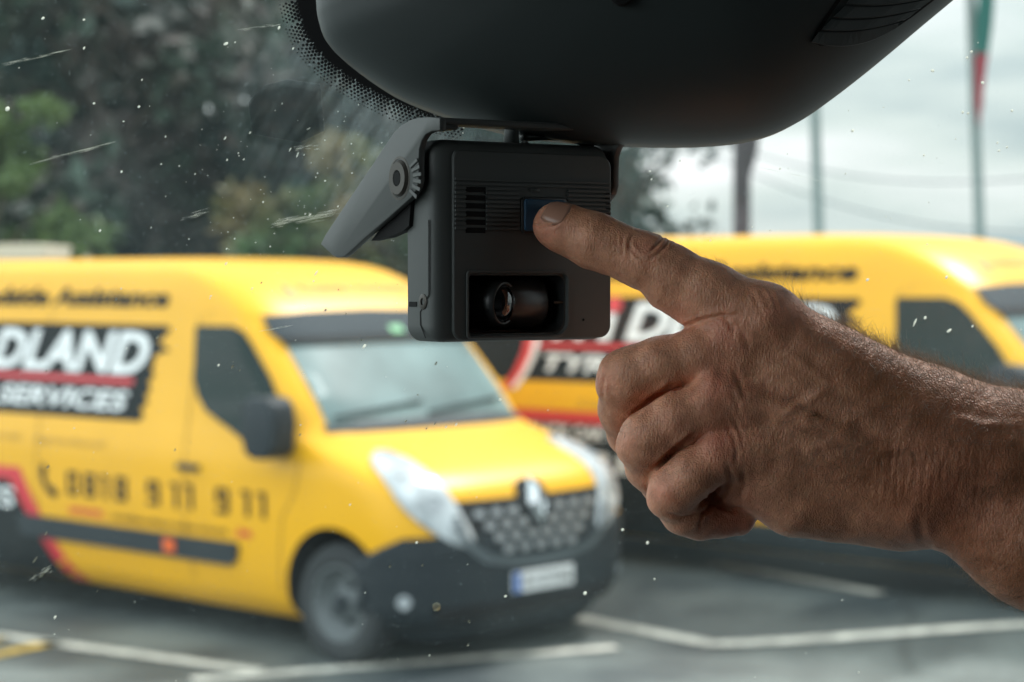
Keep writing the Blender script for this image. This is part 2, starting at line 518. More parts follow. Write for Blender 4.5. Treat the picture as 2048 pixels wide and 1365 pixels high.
    sp = [(-5.22, 1.22), (-5.12, 1.34), (-5.05, 1.48), (-5.03, 1.60), (-4.98, 1.74), (-4.90, 1.86)]
    sw.add([fs(a + d, b, .010) for a, b in sp for d in (-.09, 0)], [(2*i, 2*i+1, 2*i+3, 2*i+2) for i in range(5)])
    sw.build('logo_swoosh', M_RED, root)
    s2 = MB(); s2.add([fs(a + d, b, .009) for a, b in sp for d in (-.01, .055)], [(2*i, 2*i+1, 2*i+3, 2*i+2) for i in range(5)])
    s2.build('logo_swoosh', M_WHT, root)
    # wording
    tw = MB()
    letters(tw, fitted('Roadside Assistance', -4.66, 2.015, -2.30, 2.14, bold=.045, shear=.2), fs, .005)
    tw.build('roof_lettering', M_INK, root)
    tg = MB()
    letters(tg, fitted('Commercial   Agricultural', -4.55, 1.10, -2.80, 1.165, bold=.0, shear=.2), fs, .005)
    tg.build('small_lettering', M_GOLD, root)
    tp = MB()
    for ch_, xc_, w_ in (('0', -3.14, .125), ('8', -2.95, .125), ('1', -2.795, .065), ('8', -2.62, .125), ('9', -2.29, .125), ('1', -2.075, .065), ('1', -1.93, .065), ('9', -1.62, .125), ('1', -1.40, .065), ('1', -1.255, .065)):
        # squared heavy numerals: bars that meet edge to edge
        x0_, x1_, s_ = xc_ - w_ / 2, xc_ + w_ / 2, .038
        za, zb_, zc, zd, ze, zf = .79, .79 + .026, .853, .853 + .026, .945 - .026, .945
        bars = [(x1_ - s_, za, x1_, zf)]
        if ch_ == '1': bars.append((x0_ - .012, ze, x1_ - s_, zf))
        else:
            bars += [(x0_ + s_, za, x1_ - s_, zb_), (x0_ + s_, ze, x1_ - s_, zf)]
            bars += [(x0_, zc if ch_ == '9' else za, x0_ + s_, zf)]
            if ch_ in '89': bars.append((x0_ + s_, zc, x1_ - s_, zd))
            if ch_ == '9': bars.append((x0_, za, x0_ + s_, zb_))
        for a0_, b0_, a1_, b1_ in bars:
            tp.add([fs(a0_, b0_, .005), fs(a1_, b0_, .005), fs(a1_, b1_, .005), fs(a0_, b1_, .005)], [(0, 1, 2, 3)])
    hs = [(-3.50, .955), (-3.46, .985), (-3.42, .93), (-3.45, .90), (-3.42, .855), (-3.37, .82), (-3.34, .83), (-3.30, .785), (-3.35, .755), (-3.42, .785), (-3.48, .85), (-3.505, .91)]
    patch(hs, fs, 1, .005, mb=tp)
    letters(tp, fitted('midlandtyreservices', -2.72, .655, -1.58, .705, bold=.012), fs, .005)
    tp.build('phone_lettering', M_INK, root)
    tr = MB()
    letters(tr, fitted('www.', -3.20, .665, -2.80, .715, bold=.02), fs, .005)
    letters(tr, fitted('.ie', -1.52, .665, -1.36, .72, bold=.03), fs, .005)
    tr.build('web_lettering', M_RED, root)
    # lower rear panel, black with a red border
    rt = red_top
    sh = rt - .935
    patch([(-6.0, rt), (-3.74 + sh*.1, rt), (-3.42, .50), (-3.13, .215), (-6.0, .215)], fs, 3, .004).build('lower_panel', M_RED, root)
    patch([(-5.95, rt - .085), (-3.86, rt - .085), (-3.56, .50), (-3.30, .222), (-5.95, .222)], fs, 3, .014).build('lower_panel_inner', M_BLK, root)
    lp = MB()
    if sh > .05:
        letters(lp, fitted('TRUCK CAR VAN', -5.1, rt - .20, -3.95, rt - .10, bold=.03, shear=.2), fs, .022)
    letters(lp, fitted('TYRES', -5.0, .66, -3.78, .80, bold=.02, shear=.1), fs, .022)
    lp.build('panel_lettering', M_WHT, root)
    if sh > .05:
        patch([(-3.6, .215), (-3.6, .40), (-1.14, .40), (-1.12, .215)], fs, 4, .009).build('sill_shadow', M_DARK, root)  # dark strip along the sill stands in for the shadow beneath the van
    # rubbing strip, indicator, handles, mirror
    for s in (-1, 1):
        f_ = lambda a, b, o, s=s: side_pt(a, b, o, s)
        patch([(-3.75, .625), (-1.50, .625), (-1.485, .60), (-1.51, .52), (-1.56, .487), (-3.75, .487)], f_, 3, .0, .028).build('rubbing_strip', M_DARK, root)
        patch([(-2.17, .60), (-2.07, .60), (-2.07, .52), (-2.17, .52)], f_, 1, .02, .02).build('side_indicator', M_ORG, root)
        hd = MB(); c = side_pt(-1.93, 1.055, .02, s); hd.box((-2.03, c.y - .018, 1.035), (-1.83, c.y + .018, 1.072))
        hd.build('door_handle', M_DARK, root, bevel=.01)
        # near one swung out, far one folded back along the door
        dx, ya, yb = (0, 1.03, 1.22) if s < 0 else (-.32, 1.0, 1.06)
        prof = [(-1.20, 1.20), (-1.14, 1.16), (-1.02, 1.16), (-.95, 1.21), (-.93, 1.36), (-.95, 1.47), (-1.0, 1.515), (-1.15, 1.52), (-1.20, 1.48), (-1.215, 1.36)]
        mr = MB()
        mr.prism([(x + dx, s * ya, z) for x, z in prof], (0, s * (yb - ya), 0))
        mr.box((-1.13 + dx * .5, min(s * .93, s * ya), 1.20), (-1.03 + dx * .5, max(s * .93, s * ya), 1.27))
        mo = mr.build('door_mirror', M_DARK, root, bevel=.022, seg=3, smooth=True)
        mg = MB(); mg.add([(-1.222 + dx, s*(ya+.02), 1.25), (-1.222 + dx, s*(yb-.02), 1.25), (-1.222 + dx, s*(yb-.02), 1.47), (-1.222 + dx, s*(ya+.02), 1.47)], [(0, 1, 2, 3)])
        mg.build('mirror_glass', M_CHR, mo)
    # windscreen
    fp = lambda a, b, o: front_pt(a, b, o)
    def edge(z): return .785 + .06 * (1.6 - z)
    zs = np.linspace(1.33, 1.80, 7)
    ws = [(-edge(z), z) for z in zs] + [(edge(z), z) for z in zs[::-1]]
    patch(ws, fp, 4, .006).build('windscreen', M_WS, root, smooth=True)
    b = [(-.78, 1.80), (-.82, 1.87), (-.80, 1.965), (-.5, 1.985), (0, 1.995), (.5, 1.985), (.80, 1.965), (.82, 1.87), (.78, 1.80)]
    patch(b, fp, 5, .016).build('windscreen_band', M_WSB, root, smooth=True)
    bb = [(-.79, 1.79), (-.79, 1.835), (0, 1.84), (.79, 1.835), (.79, 1.79), (0, 1.80)]
    patch(bb, fp, 5, .020).build('sun_visor_strip', M_BLK, root, smooth=True)
    gs = MB(); patch([(.08, 1.845), (.08, 1.89), (.19, 1.89), (.19, 1.845)], fp, 1, .024, mb=gs); gs.build('screen_sticker', M_GRN, root)
    sc = [(-.83, 1.295), (-.83, 1.335), (-.5, 1.35), (0, 1.355), (.5, 1.35), (.83, 1.335), (.83, 1.295)]
    patch(sc, fp, 3, .009).build('scuttle', M_DARK, root)
    for a, b2 in (((-.75, 1.37), (-.02, 1.44)), ((-.02, 1.37), (.68, 1.43))):
        wi = MB(); wi.tube([front_pt(a[0] + (b2[0]-a[0])*k/8, a[1] + (b2[1]-a[1])*k/8, .025) for k in range(9)], .010, 6)
        wi.build('wiper', M_DARK, root)
    # roof lettering on the cap above the windscreen
    cf = MB()
    letters(cf, fitted('Roadside Assistance', -.38, 2.11, .60, 2.17, bold=.0, shear=.2), lambda a, b, o: front_pt(a, b, o), .006)
    patch([(-.54, 2.08), (-.49, 2.16), (-.45, 2.17), (-.435, 2.10), (-.47, 2.06)], fp, 1, .006, mb=cf)
    cf.build('cap_lettering', M_GOLD, root)
    # bumper: dark lower front, wrapping round to the wheel arch
    def corner(t, z, off):   # t: distance along the plan outline from the centre, signed
        s = -1 if t < 0 else 1; t = abs(t)
        ph = min(math.pi / 2, t / 1.32 * math.pi / 2)
        sn, c = math.sin(ph) ** (2 / NF), math.cos(ph) ** (2 / NF)
        x, y = xf(z) - dfz(z) * (1 - c), hw(z) * sn
        k = Vector((c ** (NF - 1) / dfz(z) if c > 0 else 0, sn ** (NF - 1) / hw(z), .02)).normalized()
        return Vector((x + k.x * off, s * (y + k.y * off), z))
    top = [(-1.32, .60), (-1.24, .66), (-1.12, .70), (-1.0, .73), (-.86, .76), (-.72, .72), (-.6, .64), (0, .62), (.6, .64), (.72, .72), (.86, .76), (1.0, .73), (1.12, .70), (1.24, .66), (1.32, .60)]
    arch = lambda s: [(s * 1.32, .55), (s * 1.10, .52), (s * 1.03, .44), (s * 1.01, .34), (s * 1.02, .22)]
    bp = top + [(1.30, .45), (1.28, .20)] + [(0.6, .15), (-.6, .15)] + [(-1.28, .20), (-1.30, .45)]
    bmp = patch(bp[::-1], corner, 5, .0, .018).build('bumper', M_DARK, root, smooth=False)
    bmp.data.polygons.foreach_set('use_smooth', [True] * len(bmp.data.polygons))
    patch([(-.62, .36), (-.58, .27), (.58, .27), (.62, .36)], corner, 3, .018, .004).build('air_intake', M_UND, bmp)
    for s in (-1, 1):
        fl = MB(); p = corner(s * .90, .40, .018); nrm = (corner(s * .90, .40, .1) - p).normalized()
        fl.lathe(p, nrm, [(-.02, .040), (.010, .040), (.012, .032), (.008, 1e-3)], 18)
        fl.build('fog_lamp', M_SILV, bmp)
    # grille with rows of chrome studs, frame
    gr = [(-.63, .94), (-.55, .69), (-.42, .61), (0, .59), (.42, .61), (.55, .69), (.63, .94), (.3, .935), (0, .93), (-.3, .935)]
    go = patch(gr[::-1], fp, 4, .012).build('grille', M_UND, root)
    st = MB()
    for j in range(4):
        for i in range(-4, 5):
            y = (i + (.5 if j % 2 else 0)) * .135; z = .655 + j * .068
            if abs(y) > .40 + j * .035 or (abs(y) < .09 and z > .78): continue
            patch([(y - .042, z), (y - .026, z + .020), (y + .026, z + .020), (y + .042, z), (y + .026, z - .020), (y - .026, z - .020)], fp, 0, .018, .012, mb=st)
    st.build('grille_studs', M_SILV, go)
    fr = MB()
    lo = [(-.67, .86), (-.63, .75), (-.57, .655), (-.46, .59), (-.25, .555), (0, .54), (.25, .555), (.46, .59), (.57, .655), (.63, .75), (.67, .86)]
    inn = [(-.63, .86), (-.59, .76), (-.53, .685), (-.42, .635), (-.25, .605), (0, .595), (.25, .605), (.42, .635), (.53, .685), (.59, .76), (.63, .86)]
    fr.add([front_pt(*p, .03) for p in lo] + [front_pt(*p, .036) for p in inn], [(i, i+1, i+12, i+11) for i in range(10)])
    fr.build('grille_frame', M_FRAME, go)
    # diamond emblem on a dark badge shield
    patch([(-.13, .93), (-.10, 1.0), (-.05, 1.02), (.05, 1.02), (.10, 1.0), (.13, .93), (.05, .74), (-.05, .74)], fp, 2, .0, .02).build('badge_shield', M_UND, root)
    em = MB()
    O = [(0, 1.015), (.082, .885), (0, .755), (-.082, .885)]; I = [(0, .955), (.034, .885), (0, .815), (-.034, .885)]
    Ov = [front_pt(*p, .045) for p in O]; Iv = [front_pt(*p, .075) for p in I]; Bv = [front_pt(*p, .015) for p in O]; Jv = [front_pt(p[0]*.6, .885 + (p[1]-.885)*.6, .05) for p in I]
    em.add(Ov + Iv + Bv + Jv, [(i, (i+1)%4, 4+(i+1)%4, 4+i) for i in range(4)] + [(i, 8+i, 8+(i+1)%4, (i+1)%4) for i in range(4)] + [(4+i, 4+(i+1)%4, 12+(i+1)%4, 12+i) for i in range(4)])
    em.build('diamond_badge', M_CHR, root)
    # headlamps: long leaf shapes sweeping up over the wing
    for s in (-1, 1):
        hl = [(.557, .675), (.66, .705), (.774, .77), (.85, .835), (.908, .905), (.935, .98), (.93, 1.06), (.90, 1.13), (.85, 1.17), (.76, 1.20), (.69, 1.195), (.655, 1.15), (.655, 1.08), (.64, .97), (.60, .88), (.56, .80), (.53, .73)]
        pl = [(s * a, b) for a, b in hl]
        if s > 0: pl = pl[::-1]
        ho = patch(pl, fp, 4, .0, .022).build('headlamp', M_HL, root, smooth=True)
        for (a, b, r_) in ((.64, .79, .05), (.76, .93, .055), (.83, 1.09, .04)):
            pr_ = MB(); p = front_pt(s * a, b, .024); nn = (front_pt(s * a, b, .1) - p).normalized()
            pr_.lathe(p, nn, [(-.01, r_), (.006, r_), (.006, r_ * .7), (.001, r_ * .65), (.001, 1e-3)], 16)
            pr_.build('lamp_reflector', M_SILV, ho)
    # number plate
    np_ = MB(); np_.box((.035, -.26, .40), (.05, .26, .515)); po = np_.build('number_plate', M_WHT, root)
    nb = MB(); nb.box((.0505, -.26, .40), (.0525, -.205, .515)); nb.build('plate_band', M_BLU, po)
    nl = MB(); v_, f_ = fitted('151 D 9146', -.18, .425, .235, .49, bold=.01)
    nl.add([(.0535, y, z) for y, z in v_], f_); nl.build('plate_lettering', M_INK, po)
    # wheels
    for x in (-.66, -4.99):
        for s in (-1, 1):
            tw_ = MB()
            tw_.lathe((x, s * .76, .345), (0, s, 0), [(0, .21), (0, .30), (.02, .335), (.05, .345), (.17, .345), (.205, .33), (.215, .29), (.215, .235), (.20, .21), (0, .21)], 40)
            wo = tw_.build('wheel', M_TYRE, root, smooth=True)
            rm = MB()
            rm.lathe((x, s * .76, .345), (0, s, 0), [(.12, .225), (.205, .225), (.212, .215), (.205, .20), (.15, .185), (.13, .12), (.155, .10), (.175, .075), (.175, 1e-3)], 36)
            rm.build('rim', M_RIM, wo, smooth=True)
            hb = MB(); hb.lathe((x, s * .76, .345), (0, s, 0), [(.17, .055), (.20, .05), (.205, 1e-3)], 18)
            for k in range(5):
                a = k * 2 * math.pi / 5
                hb.lathe((x + .10 * math.cos(a), s * .76, .345 + .10 * math.sin(a)), (0, s, 0), [(.13, .028), (.16, .026), (.162, 1e-3)], 8)
            hb.build('hub_cap', M_DARK, wo)
    # chassis under the floor
    ch = MB(); ch.box((-5.6, -.55, .14), (-.5, .55, .21)); ch.build('underbody', M_UND, root)
    tag(root, label, 'van', 'yellow service vans')
    return root
make_van('service_van', 'yellow service van in front, its whole nose, headlamp, grille and white plate in view', .935, (VX, VY, 0), -VA)
make_van('service_van', 'yellow service van parked behind the hand, only its side, roof and cab window in view', 1.08, (4.523, 11.935, .167), -VA)
# ------------------------------------------------------------------ trees, hedge, poles
def leafmat(name, cols, trans=.25):
    m = bpy.data.materials.new(name); m.use_nodes = True
    t = m.node_tree; b = t.nodes['Principled BSDF']
    b.inputs['Roughness'].default_value = .6
    co = N(t, 'ShaderNodeTexCoord')
    n = N(t, 'ShaderNodeTexNoise'); n.inputs['Scale'].default_value = .55; n.inputs['Detail'].default_value = 4
    r = N(t, 'ShaderNodeValToRGB')
    while len(r.color_ramp.elements) < len(cols): r.color_ramp.elements.new(.5)
    for i, c in enumerate(cols):
        r.color_ramp.elements[i].position = .33 + .34 * i / (len(cols) - 1)
        r.color_ramp.elements[i].color = (*c, 1)
    t.links.new(co.outputs['Object'], n.inputs['Vector'])
    t.links.new(n.outputs['Fac'], r.inputs['Fac'])
    t.links.new(r.outputs['Color'], b.inputs['Base Color'])
    tr = N(t, 'ShaderNodeBsdfTranslucent'); ms = N(t, 'ShaderNodeMixShader'); ms.inputs[0].default_value = trans
    t.links.new(r.outputs['Color'], tr.inputs['Color'])
    t.links.new(b.outputs[0], ms.inputs[1]); t.links.new(tr.outputs[0], ms.inputs[2])
    t.links.new(ms.outputs[0], t.nodes['Material Output'].inputs['Surface'])
    return m
M_BARK = mat('bark', (.09, .075, .06), .9, var=.4, vscale=3, bump=.6, bscale=12)
M_LD = leafmat('dark mixed foliage', [(.014, .038, .034), (.060, .110, .085), (.030, .066, .056), (.085, .10, .085)])
M_LR = leafmat('russet foliage', [(.016, .044, .036), (.10, .080, .072), (.045, .090, .062), (.15, .105, .085)])
M_LG = leafmat('fresh green foliage', [(.035, .075, .025), (.09, .15, .045), (.14, .20, .07)])
M_LS = leafmat('bluish sparse foliage', [(.035, .06, .055), (.07, .10, .085)])
def crown_mesh(clumps, nleaf, size, rg):
    """leaf faces: clumps = (centre, radii)"""
    C, F = [], []
    wts = np.array([c[1][0] * c[1][1] * c[1][2] for c in clumps]) ** .67; wts /= wts.sum()
    P = []
    for (c, r), w_ in zip(clumps, wts):
        k = max(8, int(nleaf * w_))
        d = rg.normal(size=(k, 3)); d /= np.linalg.norm(d, axis=1)[:, None]
        P.append(np.array(c) + d * np.array(r) * (rg.random((k, 1)) ** .4) * (1 + .12 * rg.normal(size=(k, 1))))
    P = np.concatenate(P); n = len(P)
    a = rg.normal(size=(n, 3)); a /= np.linalg.norm(a, axis=1)[:, None]
    b = np.cross(a, rg.normal(size=(n, 3))); b /= np.linalg.norm(b, axis=1)[:, None]
    s = size * (.5 + rg.random((n, 1)))
    V = np.stack([P - a * s, P + b * s * .45, P + a * s, P - b * s * .45], 1).reshape(-1, 3)
    F = np.arange(4 * n).reshape(-1, 4)
    me = bpy.data.meshes.new('crown')
    me.vertices.add(4 * n); me.vertices.foreach_set('co', V.astype(np.float32).ravel())
    me.loops.add(4 * n); me.loops.foreach_set('vertex_index', F.ravel().astype(np.int32))
    me.polygons.add(n); me.polygons.foreach_set('loop_start', (np.arange(n) * 4).astype(np.int32))
    me.update(calc_edges=True); me.validate()
    return me
def tree(name, label, x, y, H, cr, m, nleaf=9000, size=.2, seed=1, z0=.1, low=.22, cat='tree', group=None, squash=1.0, trunk=.2):
    rg = np.random.default_rng(seed); rd = random.Random(seed)
    root = empty(name, (x, y, z0))
    t = MB()
    lean = rd.uniform(-.04, .04)
    tp = [(lean * H * k / 6 + rd.uniform(-.05, .05), rd.uniform(-.05, .05), H * .8 * k / 6) for k in range(7)]
    t.tube(tp, [trunk * (1 - .13 * k) for k in range(7)], 8)
    clumps = []
    for k in range(14):
        hz = H * (low + (1 - low - .12) * (k + .5) / 14); a = k * 2.4 + rd.uniform(-.4, .4)
        prof = math.sin(math.pi * min(1, (hz / H - low + .12) / (1.12 - low))) ** .6
        r_ = cr * prof * rd.uniform(.5, .95)
        e_ = (math.cos(a) * r_, math.sin(a) * r_ * squash, hz + rd.uniform(.1, .5))
        s_ = (lean * hz, 0, hz * .75)
        t.tube([s_, ((s_[0]+e_[0])/2, (s_[1]+e_[1])/2, (s_[2]+e_[2])/2 + .15), e_], [trunk * .4, trunk * .25, .02], 5)
        for q in range(3):
            clumps.append(((e_[0] * rd.uniform(.7, 1.1) + rd.uniform(-.5, .5), e_[1] * rd.uniform(.7, 1.1), e_[2] + rd.uniform(-.6, .6)), [cr * rd.uniform(.22, .36) for _ in (0, 1)] + [cr * rd.uniform(.18, .3)]))
    t.build('trunk', M_BARK, root, smooth=True)
    link('crown', crown_mesh(clumps, nleaf, size, rg), m, root)
    return tag(root, label, cat, group)
TG = 'tall trees behind the vans'
tree('broadleaf_tree', 'very dark tall tree at the far left edge behind the bright green bush', -10.5, 37, 13, 4.2, M_LD, 12000, .22, 3, group=TG, low=.1)
tree('broadleaf_tree', 'dark tall tree with a few russet patches, second tree from the left', -7.0, 34, 12.5, 3.9, M_LR, 12000, .22, 4, group=TG, low=.1)
tree('broadleaf_tree', 'dark green tall tree standing left of the black camera bracket', -4.2, 38, 14, 4.3, M_LD, 12000, .22, 5, group=TG, low=.08)
tree('broadleaf_tree', 'dark tree showing just behind the angled bracket arm', -1.6, 36, 13, 3.7, M_LR, 11000, .22, 6, group=TG, low=.08)
tree('broadleaf_tree', 'dark tree hidden mostly by the small black camera', .0, 39, 12, 2.5, M_LD, 8000, .22, 8, group=TG, low=.08)
tree('thin_tree', 'thin open tree whose leafy twigs show against the sky right of the camera', 1.75, 33, 5.8, 1.75, M_LS, 1700, .10, 9, low=.25, trunk=.12)
tree('green_bush', 'bright green leafy bush at the left edge above the van roof', -6.6, 25, 4.6, 1.05, M_LG, 5000, .11, 10, low=.12, cat='bush', trunk=.08)
tree('flowering_shrub', 'low green shrub with orange tinges just above the front van roof', -2.9, 26, 3.35, 1.3, leafmat('green and orange leaves', [(.06, .12, .04), (.16, .12, .05), (.11, .18, .06)]), 4500, .10, 12, low=.1, cat='shrub', trunk=.06)
tree('flowering_shrub', 'low mid green shrub beside the camera bracket tip, paler than its neighbour', -.95, 27, 3.2, 1.3, leafmat('pale green and pink leaves', [(.07, .12, .05), (.15, .11, .10), (.12, .18, .08)]), 4500, .10, 13, low=.1, cat='shrub', trunk=.06)
# unbroken thicket that closes the view under and between the crowns
rg = np.random.default_rng(5)
cl = [((-16 + k * .75, 44 + rg.normal() * .8, 1 + 10.2 * rg.random() * (1 if k < 22 else .7)), (1.6, 1.2, 1.4)) for k in range(25) for _ in range(5)]
tag(link('thicket', crown_mesh(cl, 30000, .3, rg), M_LD), kind='stuff')

M_POLE = mat('weathered grey green pole paint', (.15, .20, .19), .6)
M_PDK = mat('dark timber post', (.045, .04, .045), .8, var=.3, vscale=6)
def pole(name, label, px, d, rad, m, top=9.0, lean=(0, 0), cat='pole', bracket=False):
    b = at(px, 560, d); z0 = .167
    root = empty(name, (b.x, b.y, z0))
    p = MB()
    p.lathe((0, 0, 0), (lean[0], lean[1], top), [(0, rad * 2.2), (.12, rad * 2.2), (.13, rad * 1.1), (top * .5, rad), (top - .1, rad * .8), (top, rad * .2)], 14)
    p.build('shaft', m, root, smooth=True)
    c = MB(); c.lathe((lean[0], lean[1], top), (0, 0, 1), [(-.02, rad), (.03, rad * 1.4), (.09, rad * 1.2), (.13, .001)], 12)
    c.build('finial', m, root, smooth=True)
    tag(root, label, cat)
    return root
pole('flag_pole', 'thin grey green pole rising from behind the van roof, midway between two thicker ones', 1652, 24, .058, M_POLE, 10, (-.35, 0), 'flagpole')
fp_ = pole('flag_pole', 'grey pole at the right carrying the hanging green and red flag', 1979, 22, .055, M_POLE, 9.5, (-.42, 0), 'flagpole')
pole('timber_post', 'thick dark post under the black housing, above the van roof', 1483, 20, .085, M_PDK, 8.5, (0, 0), 'post')
def hanging_flag(name, label, px, d, ztop, zbot, cols, wmax, seed, xoff=0):
    """furled cloth hanging in folds along its pole"""
    rd = random.Random(seed); b = at(px, 560, d)
    mb = MB(); nz_, na = 40, 20
    vs = []
    for j in range(nz_ + 1):
        t = j / nz_; z = ztop + (zbot - ztop) * t
        w_ = wmax * (.35 + .65 * math.sin(math.pi * min(1, t * .92 + .06)) ** .7) * (1 - .15 * math.sin(t * 9)) * (1 if t < .9 else (1 - t) / .1 + .12)
        for i in range(na):
            a = 2 * math.pi * i / na
            r_ = w_ * (1 + .28 * math.sin(3 * a + 5 * t) + .1 * math.sin(7 * a - 4 * t))
            vs.append((b.x + xoff + r_ * math.cos(a) + .03 * math.sin(t * 5), b.y - .08 + r_ * .7 * math.sin(a), z))
    for j in range(nz_):
        mi = min(len(cols) - 1, int(j / nz_ * len(cols)))
        mb.add([], [])
        for i in range(na):
            mb.f.append((j*na+i, j*na+(i+1)%na, (j+1)*na+(i+1)%na, (j+1)*na+i)); mb.m.append(mi)
    mb.v = vs
    mb.f += [tuple(range(na)), tuple(nz_*na + i for i in range(na))]; mb.m += [0, len(cols) - 1]
    return tag(mb.build(name, cols, smooth=True), label, 'flag')
M_FG = mat('green flag cloth', (.01, .12, .10), .7); M_FR = mat('dark red flag cloth', (.26, .02, .035), .7); M_FW = mat('pale flag cloth', (.28, .33, .33), .7)
hanging_flag('flag', 'furled green and red flag hanging limp at the top right', 1958, 22, 6.55, 3.86, [M_FG] * 7 + [M_FR] * 3, .068, 2)
hanging_flag('flag', 'furled dark grey cloth hanging against the thick dark post', 1500, 20, 4.2, 2.9, [M_PDK], .075, 3, -.06)
M_WIRE = mat('overhead cable', (.16, .19, .20), .6)
for k, (u0, v0, u1, v1) in enumerate([(1300, 235, 2300, 330), (1300, 250, 2300, 470)]):
    a, b = at(u0, v0, 28), at(u1, v1, 22); pts = []
    for i in range(17):
        t = i / 16; p = a.lerp(b, t); p.z -= .5 * math.sin(math.pi * t) ; pts.append(p)
    mb = MB(); mb.tube(pts, .012, 5)
    tag(mb.build('overhead_cable', M_WIRE), ['thin overhead cable sagging across the sky, nearly level', 'thin overhead cable slanting down to the right across the sky'][k], 'cable')
# portable cabin beyond the front van
M_CAB = mat('cream cabin cladding', (.55, .48, .36), .7, var=.1, vscale=2)
cb = empty('site_cabin', (-7.9, 24.5, .1))
m_ = MB(); m_.box((-2.5, -1.2, 0), (2.35, 1.2, 2.28)); m_.build('wall', M_CAB, cb)
m_ = MB(); m_.box((-2.6, -1.3, 2.283), (2.45, 1.3, 2.50)); m_.build('roof', mat('pale felt roof', (.62, .55, .42), .8), cb, bevel=.03)
m_ = MB(); m_.box((-.6, -1.24, 1.0), (.8, -1.202, 1.9)); m_.build('window', M_SWIN, cb)
m_ = MB(); m_.box((1.1, -1.24, .05), (1.95, -1.202, 2.05)); m_.build('door', M_DARK, cb)
tag(cb, 'pale cream flat roofed cabin whose roof edge shows above the van at the far left', 'cabin')
# low hedge and grass verge closing the far side of the car park
cl = [((-2 + k * .9, 33 + .4 * rg.normal(), .85 + .25 * rg.normal()), (.8, .6, .55)) for k in range(44)]
tag(link('hedge', crown_mesh(cl, 14000, .12, rg), M_LD), 'long low clipped dark hedge beyond the second van, at the edge of the car park', 'hedge')
M_GRS = mat('mown grass', (.07, .11, .04), .9, var=.35, vscale=.8, bump=.6, bscale=20)
m_ = MB(); m_.add([(-60, 31.5, .19), (160, 31.5, .19), (400, 420, .19), (-160, 420, .19)], [(0, 1, 2, 3)])
tag(m_.build('grass_verge', M_GRS), kind='structure')
# ------------------------------------------------------------------ the truck cab round the camera
M_TRIM = mat('dark cab trim', (.030, .030, .032), .75, bump=.25, bscale=300)
M_HEAD = mat('grey headlining', (.09, .09, .09), .9)
WT = R(14)                                          # lean of the windscreen
WN = Vector((0, -math.cos(WT), -math.sin(WT)))      # its inner normal
WO = at(700, 500, .925)                             # a point on its inner face
WUP = Vector((0, -math.sin(WT), math.cos(WT)))
def wpt(x, h): return Vector((x, WO.y, WO.z)) + WUP * h
cab = empty('truck_cab', (0, -.2, 1.2))
tag(cab, 'dark truck cab interior that everything is seen from, with its dusty windscreen', 'truck cab')
def cpart(mb, name, m, **k):
    o = mb.build(name, m, cab, **k); o.matrix_parent_inverse = Matrix.Translation((0, .2, -1.2)); return o
XL, XR, ZF, ZT = -.66, 1.75, .95, 2.86
